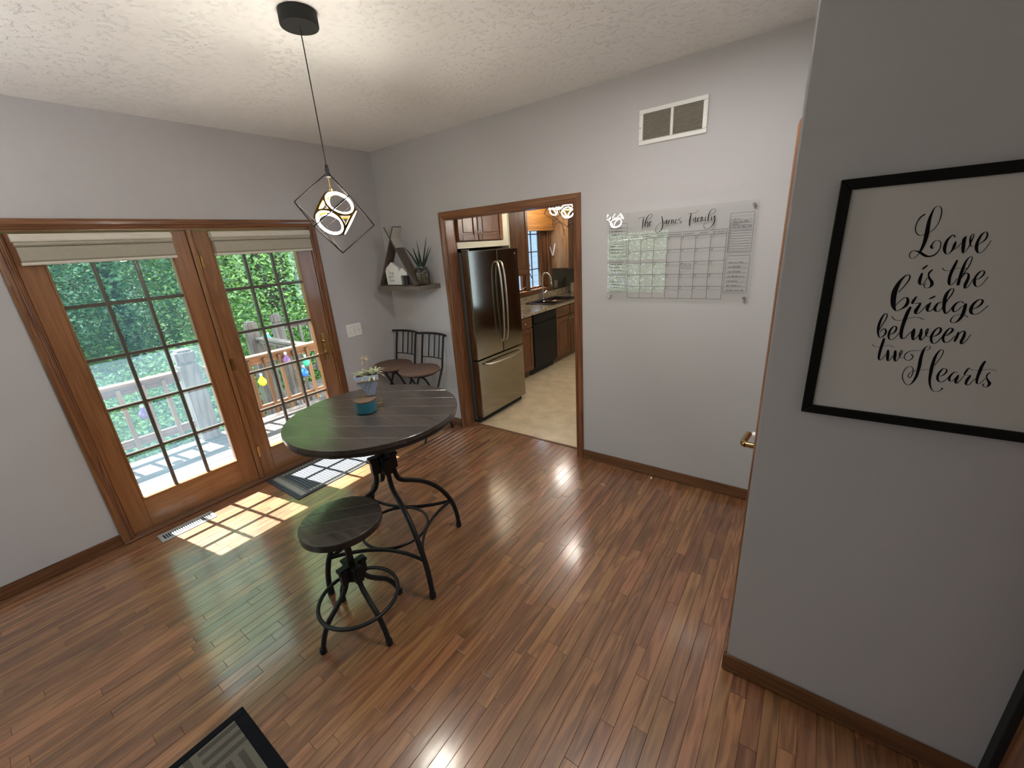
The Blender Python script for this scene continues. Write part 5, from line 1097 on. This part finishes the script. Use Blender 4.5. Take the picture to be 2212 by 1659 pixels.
def big_post(label, x, y, z0, z1, s_, m=GREYW['Z'], notch=True):
    p = root('timber_post', (x, y, z0), label, 'post'); h = s_/2; zn = z1-.16
    P_('shaft', MB().box(x-h, x+h, y-h, y+h, z0, zn-.012), m, p, bevel=.006)
    P_('neck', MB().box(x-h+.014, x+h-.014, y-h+.014, y+h-.014, zn-.012, zn+.004), m, p)
    P_('cap', MB().box(x-h, x+h, y-h, y+h, zn+.004, z1), m, p, bevel=.028, seg=2)
big_post('big weathered square post on the deck behind the left patio door', -2.0, -1.42, DZ, .925, .185)
big_post('weathered stair post, left one seen through the right patio door', -3.6, -.04, -1.5, .905, .175)
big_post('weathered stair post, right one seen through the right patio door', -4.25, .66, -1.5, .885, .165)
big_post('orange cedar post at the right edge of the right patio door', -3.5, .98, -1.5, .66, .10, CEDAR['Z'])
big_post('cedar railing end post seen at the right door edge', -1.88, .16, DZ, .74, .10, CEDAR['Z'])
BG_ = {}
def bulb(label, x, y, z, col):
    g = glass_mat('coloured_glass', col, 0, 1.2)
    r = root('hanging_glass_bulb', (x, y, z), label, 'ornament')
    o_ = P_('bulb', MB().lathe([(0, z-.055), (.022, z-.051), (.042, z-.032), (.050, z-.004), (.045, z+.022), (.026, z+.048), (.016, z+.066), (.014, z+.085)], (x, y, 0), 20), plain('bulb_glass', col, .1, coat=.6), r, smooth=60)
    P_('cap', MB().lathe([(.017, z+.080), (.017, z+.108), (.004, z+.112)], (x, y, 0), 12), plain('bulb_cap', (.55, .62, .66), .4), r, smooth=40)
    P_('hanger', MB().tube([(x, y, z+.11), (x, y, max(.62, z+.15))], .0015, 6), SILVER, r)
bulb('yellow glass teardrop bulb hanging on the deck railing', -1.79, -.78, .375, (.75, .78, .05)); bulb('blue glass teardrop bulb hanging on the deck railing', -1.79, -.24, .335, (.02, .20, .80))
bulb('green glass bulb hanging above the blue one', -1.79, -.19, .47, (.05, .60, .35)); bulb('purple glass bulb hanging on the deck railing, right patio door', -1.79, -.43, .56, (.22, .10, .28))
bulb('lilac glass bulb on the deck railing seen through the left patio door', -1.88, -1.935, .36, (.16, .10, .26)); bulb('clear greenish glass bulb just right of the big square post', -1.79, -1.20, .40, (.55, .75, .70))
bulb('teal glass bulb hanging on the far stair railing', -3.3, .06, .62, (.03, .65, .50))
# ground and trees
S(MB().box(-40, -.16, -30, 40, -2.4, -2.2).build('ground', plain('leafy_ground', (.05, .09, .03), .95, var=.6, scale=3)))
LEAFS = [leaf_mat('maple_leaf', (.05, .15, .07), (.42, .62, .20), .5), leaf_mat('dark_leaf', (.028, .10, .06), (.19, .36, .16), .4)]
BARK = wood('tree_bark', (.030, .026, .022), (.075, .062, .052), 'Z', .9, 0, 20, .1, bump=.8)
def crown_mesh(nm, n, rx, rz, sz, seed, m, shell=.55):
    r = random.Random(seed); v = []; f = []
    for i in range(n):
        while True:
            p = Vector((r.uniform(-1, 1), r.uniform(-1, 1), r.uniform(-1, 1)))
            if shell < p.length < 1: break
        # clumps
        p = Vector((p.x*rx, p.y*rx, p.z*rz)); k = len(v)
        a = Vector((r.uniform(-1, 1), r.uniform(-1, 1), r.uniform(-.6, .6))).normalized(); b_ = a.cross(Vector((r.uniform(-1, 1), r.uniform(-1, 1), r.uniform(.2, 1)))).normalized()
        s_ = sz*r.uniform(.6, 1.3)
        v += [tuple(p-a*s_), tuple(p+b_*s_*.5), tuple(p+a*s_), tuple(p-b_*s_*.5)]; f.append((k, k+1, k+2, k+3))
    me = bpy.data.meshes.new(nm); me.from_pydata(v, [], f); me.materials.append(m); return me
CR = [crown_mesh('foliage', 34000, 2.2, 2.6, .042, 1, LEAFS[0], .3), crown_mesh('foliage', 34000, 2.2, 2.4, .042, 2, LEAFS[1], .3), crown_mesh('foliage', 20000, 1.5, 1.3, .034, 3, LEAFS[0], .2)]
def tree(label, nm, x, y, z, k, trunk, sc=1.0, lean=0, cat='tree', grp=None):
    t = root(nm, (x, y, -2.2), label, cat, grp)
    o_ = bpy.data.objects.new('foliage', CR[k]); COL.objects.link(o_); o_.parent = t; o_.location = (0, 0, z+2.2); o_.scale = (sc, sc, sc); o_.rotation_euler = (0, 0, random.uniform(0, 6)); o_['kind'] = 'stuff'
    if trunk:
        P_('trunk', MB().tube(smooth_path([(x, y, -2.2), (x+lean*.3, y+lean*.1, .5), (x+lean*.8, y+lean*.3, 3), (x+lean*1.4, y+lean*.6, 6)]), [trunk*(1-.5*i/15) for i in range(16)], 10), BARK, t, smooth=60)
G = 'wooded slope behind the deck'
spots = [(-7.2, -3.4, 1.6, 1), (-8.2, -.6, 2.6, 1), (-7.0, 2.0, 1.2, 0), (-8.0, 4.8, 2.2, 0), (-8.6, 7.6, 2.0, 0), (-7.6, 10.5, 1.6, 0), (-12, -3.0, 4.4, 0), (-12.2, 1.2, 4.2, 0), (-12, 5.2, 4.6, 0), (-12, 9.6, 4.2, 0), (-12, 14, 4.2, 0), (-16, -1, 6, 1), (-16, 4, 6.4, 0), (-16, 9, 6.2, 1), (-16, 14, 6.2, 0), (-10, 3.2, 4.9, 0), (-9.4, -2.6, 4.4, 1), (-10.2, 7.0, 5.0, 0)]
for i, (x, y, z, k) in enumerate(spots):
    tree('leafy green tree in the woods behind the deck', 'leafy_tree', x, y, z, k, .12+.03*(i % 3), 1.0+.06*(i % 4), lean=.6*((i % 3)-1), grp=G)
for i, (x, y, z, sc) in enumerate([(-5.4, -2.6, -.7, 1.0), (-5.6, -.4, -.9, 1.1), (-6.2, 1.4, -.6, 1.1), (-5.8, 3.6, -.5, 1.1), (-6.8, 5.8, -.4, 1.2), (-4.8, -4.4, -.8, 1.1), (-8.5, -1.8, -.2, 1.3), (-8.8, 3.4, .0, 1.4)]):
    tree('low green shrub on the slope below the deck', 'shrub', x, y, z, 2, 0, sc, cat='shrub', grp='shrubs below the deck')
T_ = tree('tall tree with a leaning grey trunk behind the left patio door', 'leaning_tree', -8.3, -.55, 6.6, 0, .16, .9, lean=-.3)
tree('slim dark-trunked tree seen through the right patio door', 'slim_tree', -6.2, 1.75, 5.6, 0, .13, .9, lean=-.7)
tree('tree behind the great room seen reflected in the board', 'garden_tree', .6, -9.5, 1.6, 0, .15, 1.1)
hb = MB(); r_ = random.Random(5); nx, ny = 14, 40
for i in range(nx+1):
    for j in range(ny+1): hb.v.append((-11-1.2*i, -25+1.6*j, -2.2+.95*i*(i/nx)**.3+r_.uniform(-.3, .3)))
for i in range(nx):
    for j in range(ny): a = i*(ny+1)+j; hb.f.append((a, a+1, a+ny+2, a+ny+1))
S(hb.build('hillside', plain('wooded_hillside', (.035, .075, .028), .95, var=.8, scale=2.5), smooth=80))
# neighbour's siding beyond the sink window
nh = root('neighbour_house', (-3.4, 8.5, -2.2), 'pale blue-white sided house wall seen through the kitchen window', 'house')
SID = plain('blue_grey_siding', (.12, .155, .23), .6, var=.02)
for k in range(26):
    z = -2.2+.19*k; P_('siding_board', MB().prism([(-3.50, z), (-3.455, z), (-3.475, z+.19), (-3.50, z+.19)], 'Y', 6.3, 13) if False else MB().box(-3.50, -3.46+.0, 6.3, 13, z, z+.186), SID, nh, bevel=.004)
